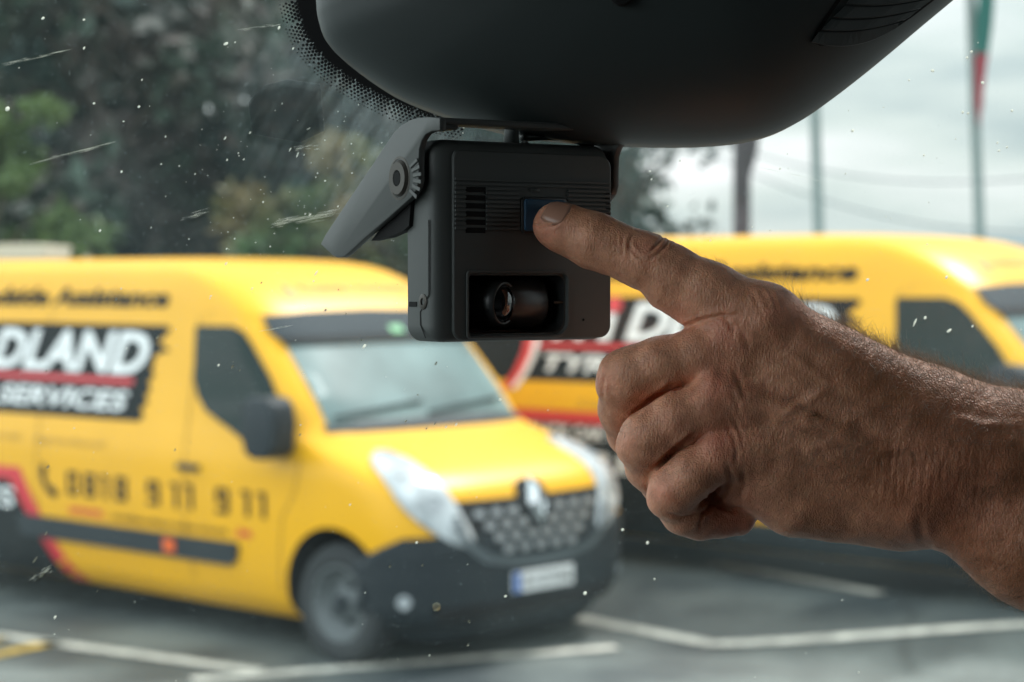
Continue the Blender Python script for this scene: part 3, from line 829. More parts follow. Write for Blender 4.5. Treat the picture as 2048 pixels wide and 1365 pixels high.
# windscreen, one laminated pane with real thickness
def glassmat():
    m = bpy.data.materials.new('dusty laminated glass'); m.use_nodes = True
    t = m.node_tree; t.nodes.remove(t.nodes['Principled BSDF']); o = t.nodes['Material Output']
    L = t.links.new
    tr = N(t, 'ShaderNodeBsdfTransparent'); tr.inputs['Color'].default_value = (.965, .985, .975, 1)
    gl = N(t, 'ShaderNodeBsdfGlossy'); gl.inputs['Roughness'].default_value = .02
    fr = N(t, 'ShaderNodeFresnel'); fr.inputs['IOR'].default_value = 1.45
    ge = N(t, 'ShaderNodeNewGeometry'); io = N(t, 'ShaderNodeMapRange'); io.inputs['To Min'].default_value = 1.45; io.inputs['To Max'].default_value = 1 / 1.45   # both faces reflect alike
    L(ge.outputs['Backfacing'], io.inputs['Value']); L(io.outputs[0], fr.inputs['IOR'])
    a = N(t, 'ShaderNodeMixShader'); L(fr.outputs[0], a.inputs[0]); L(tr.outputs[0], a.inputs[1]); L(gl.outputs[0], a.inputs[2])
    # film of dust: scatters the light that comes through from outside
    tl = N(t, 'ShaderNodeBsdfTranslucent'); tl.inputs['Color'].default_value = (.70, .90, .92, 1)
    co = N(t, 'ShaderNodeTexCoord')
    n1 = N(t, 'ShaderNodeTexNoise'); n1.inputs['Scale'].default_value = 7; n1.inputs['Detail'].default_value = 3
    L(co.outputs['Object'], n1.inputs['Vector'])
    # wiper-swept fine streaks
    m0 = N(t, 'ShaderNodeMapping'); m0.inputs['Rotation'].default_value = (0, R(58), 0); mp = N(t, 'ShaderNodeMapping'); mp.inputs['Scale'].default_value = (18, 18, 120)
    n2 = N(t, 'ShaderNodeTexNoise'); n2.inputs['Scale'].default_value = 1; n2.inputs['Detail'].default_value = 4; n2.inputs['Roughness'].default_value = .7
    L(co.outputs['Object'], m0.inputs['Vector']); L(m0.outputs['Vector'], mp.inputs['Vector']); L(mp.outputs['Vector'], n2.inputs['Vector'])
    n3 = N(t, 'ShaderNodeTexNoise'); n3.inputs['Scale'].default_value = 900; n3.inputs['Detail'].default_value = 2
    L(co.outputs['Object'], n3.inputs['Vector'])
    r1 = N(t, 'ShaderNodeMapRange'); r1.inputs['From Min'].default_value = .3; r1.inputs['From Max'].default_value = .75; r1.inputs['To Min'].default_value = .005; r1.inputs['To Max'].default_value = .032
    L(n1.outputs['Fac'], r1.inputs['Value'])
    # dirtier patch that a wiper missed, beside the camera bracket
    gp = N(t, 'ShaderNodeVectorMath', operation='DISTANCE'); c0 = onto(735, 215, WO, WN) - Vector((0, 0, 0)); gp.inputs[1].default_value = c0
    L(co.outputs['Object'], gp.inputs[0])
    r2 = N(t, 'ShaderNodeMapRange', interpolation_type='SMOOTHSTEP'); r2.inputs['From Min'].default_value = .012; r2.inputs['From Max'].default_value = .080; r2.inputs['To Min'].default_value = 1; r2.inputs['To Max'].default_value = .0
    L(gp.outputs['Value'], r2.inputs['Value'])
    m2 = N(t, 'ShaderNodeMath', operation='MULTIPLY'); L(r2.outputs[0], m2.inputs[0])
    r3 = N(t, 'ShaderNodeMapRange'); r3.inputs['From Min'].default_value = .38; r3.inputs['From Max'].default_value = .72; r3.inputs['To Min'].default_value = .02; r3.inputs['To Max'].default_value = .10
    L(n2.outputs['Fac'], r3.inputs['Value']); L(r3.outputs[0], m2.inputs[1])
    r4 = N(t, 'ShaderNodeMapRange'); r4.inputs['From Min'].default_value = .64; r4.inputs['From Max'].default_value = .72; r4.inputs['To Min'].default_value = 0; r4.inputs['To Max'].default_value = .10
    L(n3.outputs['Fac'], r4.inputs['Value'])
    s1 = N(t, 'ShaderNodeMath', operation='ADD'); L(r1.outputs[0], s1.inputs[0]); L(m2.outputs[0], s1.inputs[1])
    m4 = N(t, 'ShaderNodeMath', operation='MULTIPLY'); L(r4.outputs[0], m4.inputs[0]); L(n1.outputs['Fac'], m4.inputs[1])
    s2 = N(t, 'ShaderNodeMath', operation='ADD', use_clamp=True); L(s1.outputs[0], s2.inputs[0]); L(m4.outputs[0], s2.inputs[1])
    b = N(t, 'ShaderNodeMixShader'); L(s2.outputs[0], b.inputs[0]); L(a.outputs[0], b.inputs[1]); L(tl.outputs[0], b.inputs[2])
    L(b.outputs[0], o.inputs['Surface'])
    return m
mb = MB()
ql = [wpt(XL, -.75), wpt(XR, -.75), wpt(XR, .62), wpt(XL, .62)]
mb.add(ql, [(0, 1, 2, 3)])
glass = cpart(mb, 'windscreen', glassmat())

# black printed band on the glass behind the housing, with its edge of dots
M_FRIT = mat('black ceramic print', (.006, .006, .007), .5)
fband = [(596, -330), (594, -60), (597, 0), (606, 40), (622, 78), (650, 112), (690, 145), (735, 172), (790, 200), (850, 222), (930, 240), (1060, 262), (1250, 270), (1500, 262), (1650, 190), (1800, 60), (1950, -90), (2050, -330)]
PI_ = WO + WN * .0015
mb = MB(); fv = [onto(u, v, PI_, WN) for u, v in fband]
mb.prism(fv, WN * .0004)
frit = mb.build('printed_band', M_FRIT, glass)
dots = MB()
edge = [Vector(p) for p in fband[1:11]]
acc = []
for a, b in zip(edge, edge[1:]):
    n_ = max(1, int((b - a).length / 2)); 
    for k in range(n_): acc.append((a.lerp(b, k / n_), (b - a).normalized()))
L_ = 0; rows = 7; pitch = 8.6
seg = [0]
for i in range(1, len(acc)): seg.append(seg[-1] + (acc[i][0] - acc[i-1][0]).length)
for r_ in range(rows):
    s_ = (pitch / 2 if r_ % 2 else 0)
    while s_ < seg[-1]:
        i = int(np.searchsorted(seg, s_)); i = min(i, len(acc) - 1)
        p, t_ = acc[i]; nrm = Vector((t_.y, -t_.x)) * -1
        if nrm.x > 0 and nrm.y < 0: nrm = -nrm
        c = p + Vector((-t_.y, t_.x)) * (1 + r_ * 6.2)
        rad = 4.6 - r_ * .50
        dots.prism([onto(c.x + rad * math.cos(k * math.pi / 3 + .5), c.y + rad * math.sin(k * math.pi / 3 + .5), PI_, WN) for k in range(6)], WN * .0003)
        s_ += pitch
tag(dots.build('printed_dots', M_FRIT, glass), kind='stuff')
hx = MB()  # see-through dark patch stands in for a reflection in the glass
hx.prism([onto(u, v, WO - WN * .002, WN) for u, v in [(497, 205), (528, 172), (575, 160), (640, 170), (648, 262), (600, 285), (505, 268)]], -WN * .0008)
hm = bpy.data.materials.new('grey translucent reflection'); hm.use_nodes = True
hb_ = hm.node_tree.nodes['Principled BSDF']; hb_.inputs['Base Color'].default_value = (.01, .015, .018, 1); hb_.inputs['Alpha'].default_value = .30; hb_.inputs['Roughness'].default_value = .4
tag(hx.build('glass_reflection', hm, glass), 'dark see-through six sided patch painted as a reflection on the glass')
# dried specks and short smears on the outside
M_SPK = mat('dried pale specks', (.85, .86, .80), .7)
def lit_through(m, f):
    t = m.node_tree; b = t.nodes['Principled BSDF']; tl = N(t, 'ShaderNodeBsdfTranslucent'); tl.inputs['Color'].default_value = b.inputs['Base Color'].default_value
    ms = N(t, 'ShaderNodeMixShader'); ms.inputs[0].default_value = f
    t.links.new(b.outputs[0], ms.inputs[1]); t.links.new(tl.outputs[0], ms.inputs[2]); t.links.new(ms.outputs[0], t.nodes['Material Output'].inputs['Surface'])
lit_through(M_SPK, .9)
M_SPT = bpy.data.materials.new('dried water spots'); M_SPT.use_nodes = True
q_ = M_SPT.node_tree.nodes['Principled BSDF']; q_.inputs['Base Color'].default_value = (.75, .72, .55, 1); q_.inputs['Roughness'].default_value = .15; q_.inputs['Transmission Weight'].default_value = .55; q_.inputs['IOR'].default_value = 1.3
sp_, sd_ = MB(), MB()
PO = WO - WN * .0012
def speck(mb, u, v, a, b, ang, n=8, h=.0005):
    c, s = math.cos(ang), math.sin(ang); P = []
    for k in range(n):
        t = 2 * math.pi * k / n; r1, r2 = a * math.cos(t) * random.uniform(.85, 1.15), b * math.sin(t) * random.uniform(.85, 1.15)
        P.append(onto(u + r1 * c + r2 * s, v - r1 * s + r2 * c, PO, WN))
    top = [p + (sum(P, Vector()) / n - p) * .5 - WN * h for p in P]
    mb.add(P + top, [tuple(range(n)), tuple(range(2*n-1, n-1, -1))] + [(i, (i+1) % n, (i+1) % n + n, i + n) for i in range(n)])
known = [(86,37,6,4),(168,97,5,3),(168,40,4,3),(452,88,7,4),(470,85,3,2),(188,207,4,3),(278,214,4,3),(243,344,4,3),(15,218,8,6),(558,56,6,3),(586,98,4,2),
 (452,528,5,2.5),(632,547,9,2),(504,578,4,2),(523,566,3.5,2),(232,599,5,2.5),(315,674,6,3),(437,731,4,3),(465,734,6,3),(479,741,3,2),(651,620,4,3),(692,628,3,2),(723,681,4,3),(728,694,9,3.5),
 (872,727,6,3),(812,843,5,2.5),(870,848,5,2),(892,855,4,2),(912,850,5,2),(853,858,4,2),(96,934,6,2.5),(92,1067,8,2.5),(873,1214,13,12),(780,1133,5,3),(833,1086,4,3),(845,1131,4,3),(936,1290,6,3),(938,1243,4,3),
 (1011,1193,4,3),(1170,1187,6,5),(1245,1060,4,4),(1295,1086,5,4),(1898,662,8,4),(1850,636,5,4),(1830,645,14,2.5),(1945,653,4,3),(1300,343,3,2),(1303,359,3,2),(1360,322,3,3),(1335,413,3,2),(1560,338,4,2.5),
 (1691,348,3,2),(1540,461,4,2),(1865,142,5,5),(1818,161,3,3),(1943,104,4,4),(1934,116,4,4),(1965,166,5,5),(2024,222,4,4),(1925,225,4,4),(1936,227,4,4),(1705,262,5,4),(1848,311,4,3),(1995,286,4,3),(1998,302,5,3),(2014,295,4,3),
 (1735,560,5,4),(1893,555,5,4),(200,462,4,3),(450,277,6,2),(500,266,4,2),(580,300,7,1.5),(595,310,9,1.5),(617,258,6,1.5),(70,1120,12,3),(85,1150,10,3),(110,1235,6,3),(350,900,4,2),(600,870,4,2),(700,1010,4,2),(1000,800,4,3),(620,430,5,2)]
for u, v, a, b in known:
    dark = (v > 505 and u < 960)
    speck(sd_ if dark and random.random() < .75 else sp_, u, v, a * .72, b * .68, R(55) if dark else R(random.uniform(20, 70)))
for _ in range(330):
    u, v = random.uniform(-60, 2100), random.uniform(-40, 1400)
    if _ < 170: u = min(2100, abs(random.gauss(620, 200))); v = random.gauss(360, 150)
    big = random.random() ** 3
    speck(sp_ if (random.random() < .6 or v < 500) else sd_, u, v, .8 + 1.6 * big, .6 + .9 * big, R(random.uniform(10, 80)), 6)
# scratchy smears
def smear(u0, v0, u1, v1, n, wd):
    for _ in range(n):
        t0 = random.random() * .8; t1 = min(1, t0 + random.uniform(.05, .35)); off = random.gauss(0, wd)
        a = Vector((u0 + (u1-u0)*t0, v0 + (v1-v0)*t0 + off)); b = Vector((u0 + (u1-u0)*t1, v0 + (v1-v0)*t1 + off))
        d = (b - a).normalized(); n2_ = Vector((-d.y, d.x)) * random.uniform(.10, .30)
        P = [onto(*(q), PO, WN) for q in (a, a.lerp(b, .5) + n2_, b, a.lerp(b, .5) - n2_)]
        sp_.prism(P, -WN * .0002)
smear(540, 452, 680, 424, 60, 5); smear(360, 440, 420, 420, 18, 4); smear(52, 330, 250, 280, 26, 1.5); smear(0, 131, 150, 98, 16, 1.2); smear(470, 60, 580, 48, 14, 1.2)
smear(585, 300, 640, 293, 14, 3); smear(500, 668, 610, 645, 6, .8); smear(55, 1165, 110, 1130, 20, 4); smear(1500, 330, 1680, 372, 3, 1)
tag(sp_.build('dried_specks', M_SPK, glass), kind='stuff')
tag(sd_.build('dried_droplets', M_SPT, glass), kind='stuff')

# shell: roof, rear wall, doors with window openings, dashboard
TOPW = wpt(0, .62); BOTW = wpt(0, -.75)
m_ = MB(); m_.box((XL - .05, -.75, ZT), (XR + .05, TOPW.y + .10, ZT + .05)); cpart(m_, 'roof_panel', M_HEAD)
m_ = MB(); m_.box((XL - .05, TOPW.y - .01, TOPW.z - .02), (XR + .05, TOPW.y + .08, ZT - .002)); cpart(m_, 'header_panel', M_TRIM)
m_ = MB(); m_.box((XL - .05, -.80, ZF), (XR + .05, -.752, ZT)); cpart(m_, 'rear_wall', M_HEAD)
m_ = MB(); m_.box((XL - .05, -.80, ZF - .05), (XR + .05, 1.5, ZF - .002)); cpart(m_, 'floor_panel', M_TRIM)
m_ = MB(); m_.prism([(XL, BOTW.y - .42, 1.32), (XL, BOTW.y - .38, 1.42), (XL, BOTW.y + .02, BOTW.z + .01), (XL, BOTW.y + .02, ZF), (XL, BOTW.y - .3, ZF)], (XR - XL, 0, 0)); cpart(m_, 'dashboard', M_TRIM, bevel=.02)
for s, X in ((-1, XL), (1, XR)):
    d = MB(); x0, x1 = (X - .05, X) if s < 0 else (X, X + .05)
    d.box((x0, -.75, ZF), (x1, 1.36, 1.62)); d.box((x0, -.75, 2.72), (x1, .80, ZT - .003)); d.box((x0, -.75, 1.622), (x1, (-.18 if s < 0 else .35), 2.718))  # unseen window openings sized to shape the light on the hand
    d.prism([(x0, BOTW.y - .05, 1.623), (x0, BOTW.y + .05, 1.623), (x0, TOPW.y + .05, 2.717), (x0, TOPW.y - .04, 2.717)], (x1 - x0, 0, 0))
    cpart(d, 'door_panel', M_TRIM)
# ------------------------------------------------------------------ overhead sensor housing
from mathutils.bvhtree import BVHTree
M_HSG = mat('dark grained housing plastic', (.040, .050, .050), .50, bump=.12, bscale=1500)
HO = at(1250, 200, .865)
def hout():
    P = [(632, -330), (631, -150), (632, 0), (638, 45), (652, 82), (680, 112), (725, 148), (790, 190), (860, 220), (930, 243), (1000, 262), (1070, 274), (1150, 283), (1250, 289), (1340, 291), (1420, 289),
         (1490, 282), (1550, 267), (1605, 240), (1660, 202), (1720, 156), (1780, 107), (1845, 52), (1910, -2), (1980, -62), (2060, -140), (2140, -250), (2160, -330), (1800, -420), (1400, -440), (1000, -420), (750, -380)]
    return P
HP = hout()
hc = onto(1330, -140, HO, Vector((0, -1, 0)))
rim = []
# densify with Catmull-Rom
for i in range(len(HP)):
    p0, p1, p2, p3 = (Vector(HP[(i + k) % len(HP)]) for k in (-1, 0, 1, 2))
    for t in (0, .25, .5, .75):
        q = .5 * ((2 * p1) + (p2 - p0) * t + (2*p0 - 5*p1 + 4*p2 - p3) * t*t + (3*p1 - p0 - 3*p2 + p3) * t**3)
        rim.append(onto(q.x, q.y, HO, Vector((0, -1, 0))))
hb = MB(); n = len(rim); vs = []
lev = [(1.0, -.018), (1.0, 0), (.9975, .0035), (.99, .008), (.975, .0135), (.95, .019), (.91, .026), (.85, .034), (.76, .043), (.64, .051), (.5, .057), (.34, .061), (.16, .063), (.02, .0635)]
for s, hgt in lev:
    for p in rim:
        vs.append(hc + (p - hc) * s + Vector((0, -hgt, 0)))
hb.add(vs, [(j*n+i, j*n+(i+1)%n, (j+1)*n+(i+1)%n, (j+1)*n+i) for j in range(len(lev)-1) for i in range(n)])
hb.f += [tuple(range(n)), tuple((len(lev)-1)*n + i for i in range(n))]; hb.m += [0, 0]
hs = empty('sensor_housing', (hc.x, hc.y, hc.z))
tag(hs, 'large dark plastic housing curving down from the top, with louvres at its right', 'sensor housing')
def into(o, root):
    """parent o to an Empty without moving it"""
    bpy.context.view_layer.update()
    o.parent = root; o.matrix_parent_inverse = root.matrix_world.inverted(); return o
hcov = into(hb.build('cover', M_HSG, smooth=True), hs)
bv = BVHTree.FromPolygons([Vector(v) for v in hb.v], hb.f)
def onhouse(u, v, off=0):
    o = Vector((0, 0, CAMH)); d = camdir(u, v).normalized(); h_ = bv.ray_cast(o, d)
    p = h_[0] if h_[0] is not None else onto(u, v, HO, Vector((0, -1, 0)))
    return p - d * off
def strip(up, lo, root, name, o_up, o_lo, m):
    a = []
    for i in range(17):
        t = i / 16
        def cv(c):
            q = 0.5; x = (1-t)**2*c[0][0] + 2*t*(1-t)*c[1][0] + t*t*c[2][0]; y = (1-t)**2*c[0][1] + 2*t*(1-t)*c[1][1] + t*t*c[2][1]; return x, y
        U, L = onhouse(*cv(up), o_up), onhouse(*cv(lo), o_lo)
        a += [U, L, L + Vector((0, .002, 0)), U + Vector((0, .002, 0))]
    mb = MB(); mb.add(a, [(4*i+k, 4*i+(k+1)%4, 4*i+4+(k+1)%4, 4*i+4+k) for i in range(16) for k in range(4)] + [(0, 1, 2, 3), (67, 66, 65, 64)])
    return into(mb.build(name, m, smooth=False), hs)
M_GAP_SHADE = mat('painted gap shade black', (.003, .003, .003), .9)  # flat black that stands in for the shade inside slots and gaps
pk = MB()
pk.add([onhouse(u, v, .0004) for u, v in [(1622, 84), (1632, 60), (1700, -40), (1720, -70), (1960, -80), (1872, -2), (1828, 32), (1790, 58), (1740, 80), (1690, 91), (1640, 92)]], [tuple(range(11))])
into(pk.build('vent_shade', M_GAP_SHADE), hs)  # black sheet laid on the cover as the shade between louvres
strip([(1638, 64), (1725, 72), (1808, 42)], [(1624, 84), (1720, 112), (1806, 46)], hs, 'louvre', .0008, .0022, M_HSG)
strip([(1663, 39), (1745, 48), (1838, 20)], [(1644, 59), (1730, 68), (1812, 38)], hs, 'louvre', .0008, .0028, M_HSG)
strip([(1690, 12), (1775, 23), (1872, -6)], [(1668, 34), (1750, 43), (1842, 16)], hs, 'louvre', .0008, .0028, M_HSG)
strip([(1715, -18), (1800, -5), (1905, -35)], [(1694, 7), (1780, 18), (1876, -10)], hs, 'louvre', .0008, .0028, M_HSG)
kb = MB(); p = onhouse(1244, -12, 0); kb.lathe(p + Vector((0, .004, 0)), (0, -1, 0), [(0, .0050), (.006, .0050), (.0068, .0042), (.0068, 1e-4)], 24)
into(kb.build('sensor_button', M_GAP_SHADE, smooth=False), hs)

# ------------------------------------------------------------------ dash camera
TH = R(32)
A_ = Vector((math.cos(TH), math.sin(TH), 0)); B_ = Vector((-math.sin(TH), math.cos(TH), 0)); NN = -B_
DO = at(866, 480, .822)
M_DEV = mat('charcoal camera plastic', (.090, .098, .094), .55, bump=.22, bscale=2600)
M_DEV2 = mat('charcoal bracket metal', (.085, .092, .088), .5, metal=.1, bump=.25, bscale=2600)
M_DBLK = mat('gloss black camera plastic', (.035, .037, .037), .32)
M_BTN = mat('blue rubber button', (.02, .075, .14), .5)
M_LENS = mat('camera lens glass', (.004, .004, .006), .03, coat=1)
M_STEEL = mat('dark bolt steel', (.055, .048, .04), .45, metal=.4)
def FL(u, v, off=0):
    """(along face, height) of a photo point on the camera's front face"""
    p = onto(u, v, DO, NN) - DO; return (p.dot(A_), p.z)
def L3(a, z, out=0): return DO + A_ * a + Vector((0, 0, z)) + NN * out
dv = empty('dash_camera', tuple(L3(.04, -.045, -.011)))
tag(dv, 'small square charcoal camera unit hanging in its angled bracket, blue button pressed by the finger', 'dash camera')
W_ = FL(1222, 500)[0]; zt = .5 * (FL(900, 272)[1] + FL(1190, 297)[1]); zb = .5 * (FL(900, 683)[1] + FL(1190, 682)[1])
print('DEV', W_, zt, zb, [FL(*q)[1] for q in ((900, 272), (1190, 297), (900, 683), (1190, 682))])
def rrect(a0, z0, a1, z1, r, k=6, rs=None):
    rs = rs or [r] * 4; P = []
    for (cx, cz, st), r_ in zip(((a1, z1, 0), (a0, z1, 90), (a0, z0, 180), (a1, z0, 270)), rs):
        ox, oz = (cx - r_ if cx == a1 else cx + r_), (cz - r_ if cz == z1 else cz + r_)
        for i in range(k + 1):
            t = R(st + 90 * i / k); P.append((ox + r_ * math.cos(t), oz + r_ * math.sin(t)))
    return P
def slab(pts, out0, out1, name, m, bevel=0, seg=3, par=None, smooth=False):
    mb = MB(); mb.prism([L3(a, z, out0) for a, z in pts], NN * (out1 - out0))
    o = mb.build(name, m, bevel=bevel, seg=seg, angle=R(50) if bevel else None)
    return into(o, par or dv)
TK = .0215
body = MB(); ol = rrect(.0, zb, W_, zt, .007, 8)
rings = [(0.0, -TK), (0, -.0050), (.0003, -.0030), (.0012, -.0013), (.0026, -.0003), (.0045, 0)]
cx, cz = W_ / 2, (zb + zt) / 2
n = len(ol); vs = []
ctr = rrect(.0, zb, W_, zt, .007, 8)
for ins, out_ in rings:
    q = rrect(ins * 1.6, zb + ins, W_ - ins, zt - ins, max(.003, .007 - ins * .4), 8)
    vs += [L3(a, z, out_) for a, z in q]
body.add(vs, [(j*n+i, j*n+(i+1)%n, (j+1)*n+(i+1)%n, (j+1)*n+i) for j in range(len(rings)-1) for i in range(n)])
body.f += [tuple(range(n)), tuple((len(rings)-1)*n + i for i in range(n))]; body.m += [0, 0]
into(body.build('body', M_DEV, angle=R(40)), dv)
# raised front panel with the opening for the lens left out
pa0, pz1 = FL(903, 300); pa1 = FL(1219, 400)[0]; pz0 = FL(1050, 678)[1]
la0, la1 = FL(934, 600)[0], FL(1131, 600)[0]; lz1, lz0 = FL(1030, 547)[1], FL(1030, 671)[1]
PT = .0013
def band(a0, z0, a1, z1, rs=(0, 0, 0, 0), name='front_panel'):
    pass
outer = rrect(pa0, pz0, pa1, pz1, .0, 7, [.0055, .0030, .0045, .0055])
inner = rrect(la0, lz0, la1, lz1, .0, 7, [.0030, .0016, .0016, .0062])
n = len(outer)
pm = MB()
def ringv(p, o): return [L3(a, z, o) for a, z in p]
def shrink(p, d):
    cx, cz = sum(a for a, _ in p)/len(p), sum(z for _, z in p)/len(p)
    return [(a - d * (1 if a > cx else -1), z - d * (1 if z > cz else -1)) for a, z in p]
rg_ = [ringv(outer, 0.0001), ringv(outer, PT - .0005), ringv(shrink(outer, .0005), PT), ringv(shrink(inner, -.0012), PT), ringv(shrink(inner, -.0010), PT + .0007), ringv(shrink(inner, -.0002), PT + .0007), ringv(inner, PT - .0002), ringv(shrink(inner, .0010), -.0100)]
pm.add([v for r_ in rg_ for v in r_], [(j*n+i, j*n+(i+1)%n, (j+1)*n+(i+1)%n, (j+1)*n+i) for j in range(len(rg_)-1) for i in range(n)])
fp0 = into(pm.build('front_panel', M_DEV, angle=R(35)), dv)
# the opening is cut right through the body front
cutm = MB(); cutm.prism([L3(a, z, .004) for a, z in shrink(inner, .0009)], NN * -.0190)
cu = cutm.build('cutter', M_DBLK)
bo = [c for c in dv.children if c.name.startswith('body')][0]
md = bo.modifiers.new('b', 'BOOLEAN'); md.object = cu; md.operation = 'DIFFERENCE'; md.solver = 'EXACT'
bpy.context.view_layer.update()
me = bpy.data.meshes.new_from_object(bo.evaluated_get(bpy.context.evaluated_depsgraph_get()))
bo.modifiers.clear(); bo.data = me
if len(me.materials) < 2: me.materials.append(M_DBLK)
for p in me.polygons:
    c = p.center - DO; q = c.dot(NN)
    a_, z_ = c.dot(A_), c.z
    p.material_index = 1 if (la0 - .0005 < a_ < la1 + .0005 and lz0 - .0005 < z_ < lz1 + .0005 and q < -.0002 and q > -.017) else 0
bpy.data.objects.remove(cu)
# fine ribs, painted shade of the sound slots, status light, button
rb_z = [FL(1050, v)[1] for v in range(374, 474, 9)]
z_top = FL(905, 356)[1]; pitch_ = .00185
for i in range(12):
    z = z_top - i * pitch_
    bu = FL(1037, 430)[0]
    spans = [(FL(906, 400)[0], FL(927, 400)[0]), (FL(968, 400)[0], FL(1034, 400)[0]), (FL(1131, 400)[0], FL(1216, 400)[0])]
    if i < 2: spans = [(FL(906, 400)[0], FL(1216, 400)[0])]
    for a0, a1 in spans:
        slab([(a0, z), (a1, z), (a1, z - .0010), (a0, z - .0010)], PT + .0001, PT + .0010, 'panel_rib', M_DEV)
for i in range(6):
    z = z_top - .0036 - i * .0034
    slab([(FL(928, 400)[0], z), (FL(967, 400)[0], z), (FL(967, 400)[0], z - .0022), (FL(928, 400)[0], z - .0022)], PT + .0001, PT + .00025, 'speaker_slot_shade', M_GAP_SHADE)
for i in range(6):
    z = z_top - .0045 - i * .0022
    slab([(pa1 - .0035, z), (pa1 - .0012, z), (pa1 - .0012, z - .0008), (pa1 - .0035, z - .0008)], PT + .0007, PT + .0010, 'edge_slot_shade', M_GAP_SHADE)
lz = FL(1066, 381)[1]
slab(rrect(FL(1057, 380)[0], lz - .0008, FL(1075, 380)[0], lz + .0008, .0006, 3), PT + .0001, PT + .0009, 'status_light', M_DEV2, .0001, 1)
b0, b1 = FL(1038, 430)[0], FL(1128, 430)[0]; bz1, bz0 = FL(1045, 394)[1], FL(1045, 468)[1]
slab(rrect(b0, bz0, b1, bz1, .0020, 5), PT + .0001, PT + .0010, 'button_frame', M_DBLK, .0003, 2)
slab(rrect(b0 + .0011, bz0 + .0011, b1 - .0011, bz1 - .0011, .0014, 5), PT + .0004, PT + .0019, 'button', M_BTN, .0004, 2)
mh = MB(); c = L3(*FL(1163, 640), PT + .0002); mh.lathe(c, NN, [(0, .0006), (.0001, 1e-5)], 10); into(mh.build('microphone_hole_shade', M_GAP_SHADE), dv)
# lens: cone mount, ring and dome looking to the right, dark barrel behind
lc = L3(*FL(1012, 607), -.0035)
lr = .0088
ax = (Vector((math.sin(R(58)), -math.cos(R(58)), -.05))).normalized()
m_ = MB(); m_.lathe(lc, ax, [(-.016, .0125), (-.008, .0108), (-.002, .0098), (.0012, .0094), (.0018, .0088), (.0012, .0080), (.0004, .0078)], 40)
into(m_.build('lens_mount', M_DBLK, smooth=True), dv)
m_ = MB(); m_.lathe(lc, ax, [(.0004, .0078), (.0024, .0068), (.0038, .0050), (.0046, .0028), (.0048, 1e-5)], 36)
into(m_.build('lens', M_LENS, smooth=True), dv)
m_ = MB(); ac = L3((la0 + la1) / 2, (lz0 + lz1) / 2 + .0006, -.0135)
m_.lathe(ac, A_, [(-.005, .0118), (.0165, .0118), (.0185, .0100), (.0190, .005), (.0190, 1e-4)], 40)
into(m_.build('lens_barrel', M_DBLK, smooth=True), dv)
m_ = MB(); p_ = L3(FL(1117, 605)[0], FL(1117, 605)[1], -.0005); m_.tube([p_ - A_ * .0022, p_ + A_ * .0022], .0006, 8); into(m_.build('barrel_pin', M_STEEL), dv)
# details on the left flank
PL = DO - A_ * .0; 
def S3(u, v, out=0): return onto(u, v, DO - A_ * .0, -A_) - A_ * out
m_ = MB(); c = S3(847, 604); m_.lathe(c, -A_, [(-.001, .0033), (.0004, .0033), (.0007, .0029), (.0007, .0015), (-.0005, .0014), (-.0005, 1e-5)], 20); into(m_.build('flank_screw', M_STEEL, angle=R(40)), dv)
m_ = MB(); m_.prism([S3(u, v, .0001) for u, v in [(819, 604), (834, 604), (834, 614), (819, 614)]], -A_ * .0002); into(m_.build('flank_slot_shade', M_GAP_SHADE), dv)
m_ = MB(); m_.prism([S3(u, v, .0001) for u, v in [(857.3, 440), (859, 440), (859, 590), (842, 625), (843, 650), (853, 676), (851, 677), (840.5, 650), (840.5, 624), (857.3, 590)]], -A_ * .0001); into(m_.build('flank_seam_shade', M_GAP_SHADE), dv)
# bracket: two side arms and a bar across the top
PB = DO - A_ * .0022
arm_px = [(653, 489), (663, 470), (700, 414), (760, 326), (786, 286), (800, 266), (815, 251), (832, 241), (850, 236), (872, 235), (893, 237), (893, 262), (876, 264), (864, 270), (856, 282), (851, 300), (850, 330), (850, 362),
          (846, 380), (836, 395), (818, 411), (790, 436), (745, 474), (708, 508), (698, 515), (684, 516), (678, 512)]
arm = [onto(u, v, PB, -A_) for u, v in arm_px]
def mkarm(shift, nm):
    mb = MB(); mb.prism([p + A_ * shift for p in arm], -A_ * .0032)
    return into(mb.build(nm, M_DEV2, bevel=.0007, seg=2, angle=R(40)), dv)
mkarm(0, 'bracket_arm'); mkarm(W_ + .0085, 'bracket_arm')
# inner foot of the bracket seen under the arm
mb = MB(); mb.prism([onto(u, v, PB + A_ * .0003, -A_) for u, v in [(742, 482), (765, 452), (822, 400), (818, 452), (806, 462), (775, 475)]], A_ * .004); into(mb.build('bracket_foot', M_GAP_SHADE), dv)  # blackened to stand in for the shade under the arm
tb = MB()
zc = onto(880, 250, PB, -A_).z
q0 = onto(874, 250, PB, -A_); 
tb.prism([q0 + Vector((0, 0, .0032)), q0 + Vector((0, 0, .0004)), q0 - B_ * .0 + B_ * .012 + Vector((0, 0, .0004)), q0 + B_ * .012 + Vector((0, 0, .0032))], A_ * (W_ + .008))
into(tb.build('top_bar', M_DEV2, bevel=.0008), dv)
fl = MB()
f0 = onto(868, 237, PB, -A_)
fl.prism([f0 - A_ * .003 + Vector((0,0,.0003)), f0 + A_ * .0098 + Vector((0,0,.0003)), f0 + A_ * .0120 + Vector((0,0,-.0022)), f0 + A_ * .0118 + Vector((0,0,-.0042)), f0 + A_*.002 + Vector((0,0,-.0044)), f0 - A_ * .003 + Vector((0,0,-.0040))], B_ * .014)
into(fl.build('bracket_lip', M_DEV2, bevel=.0008), dv)
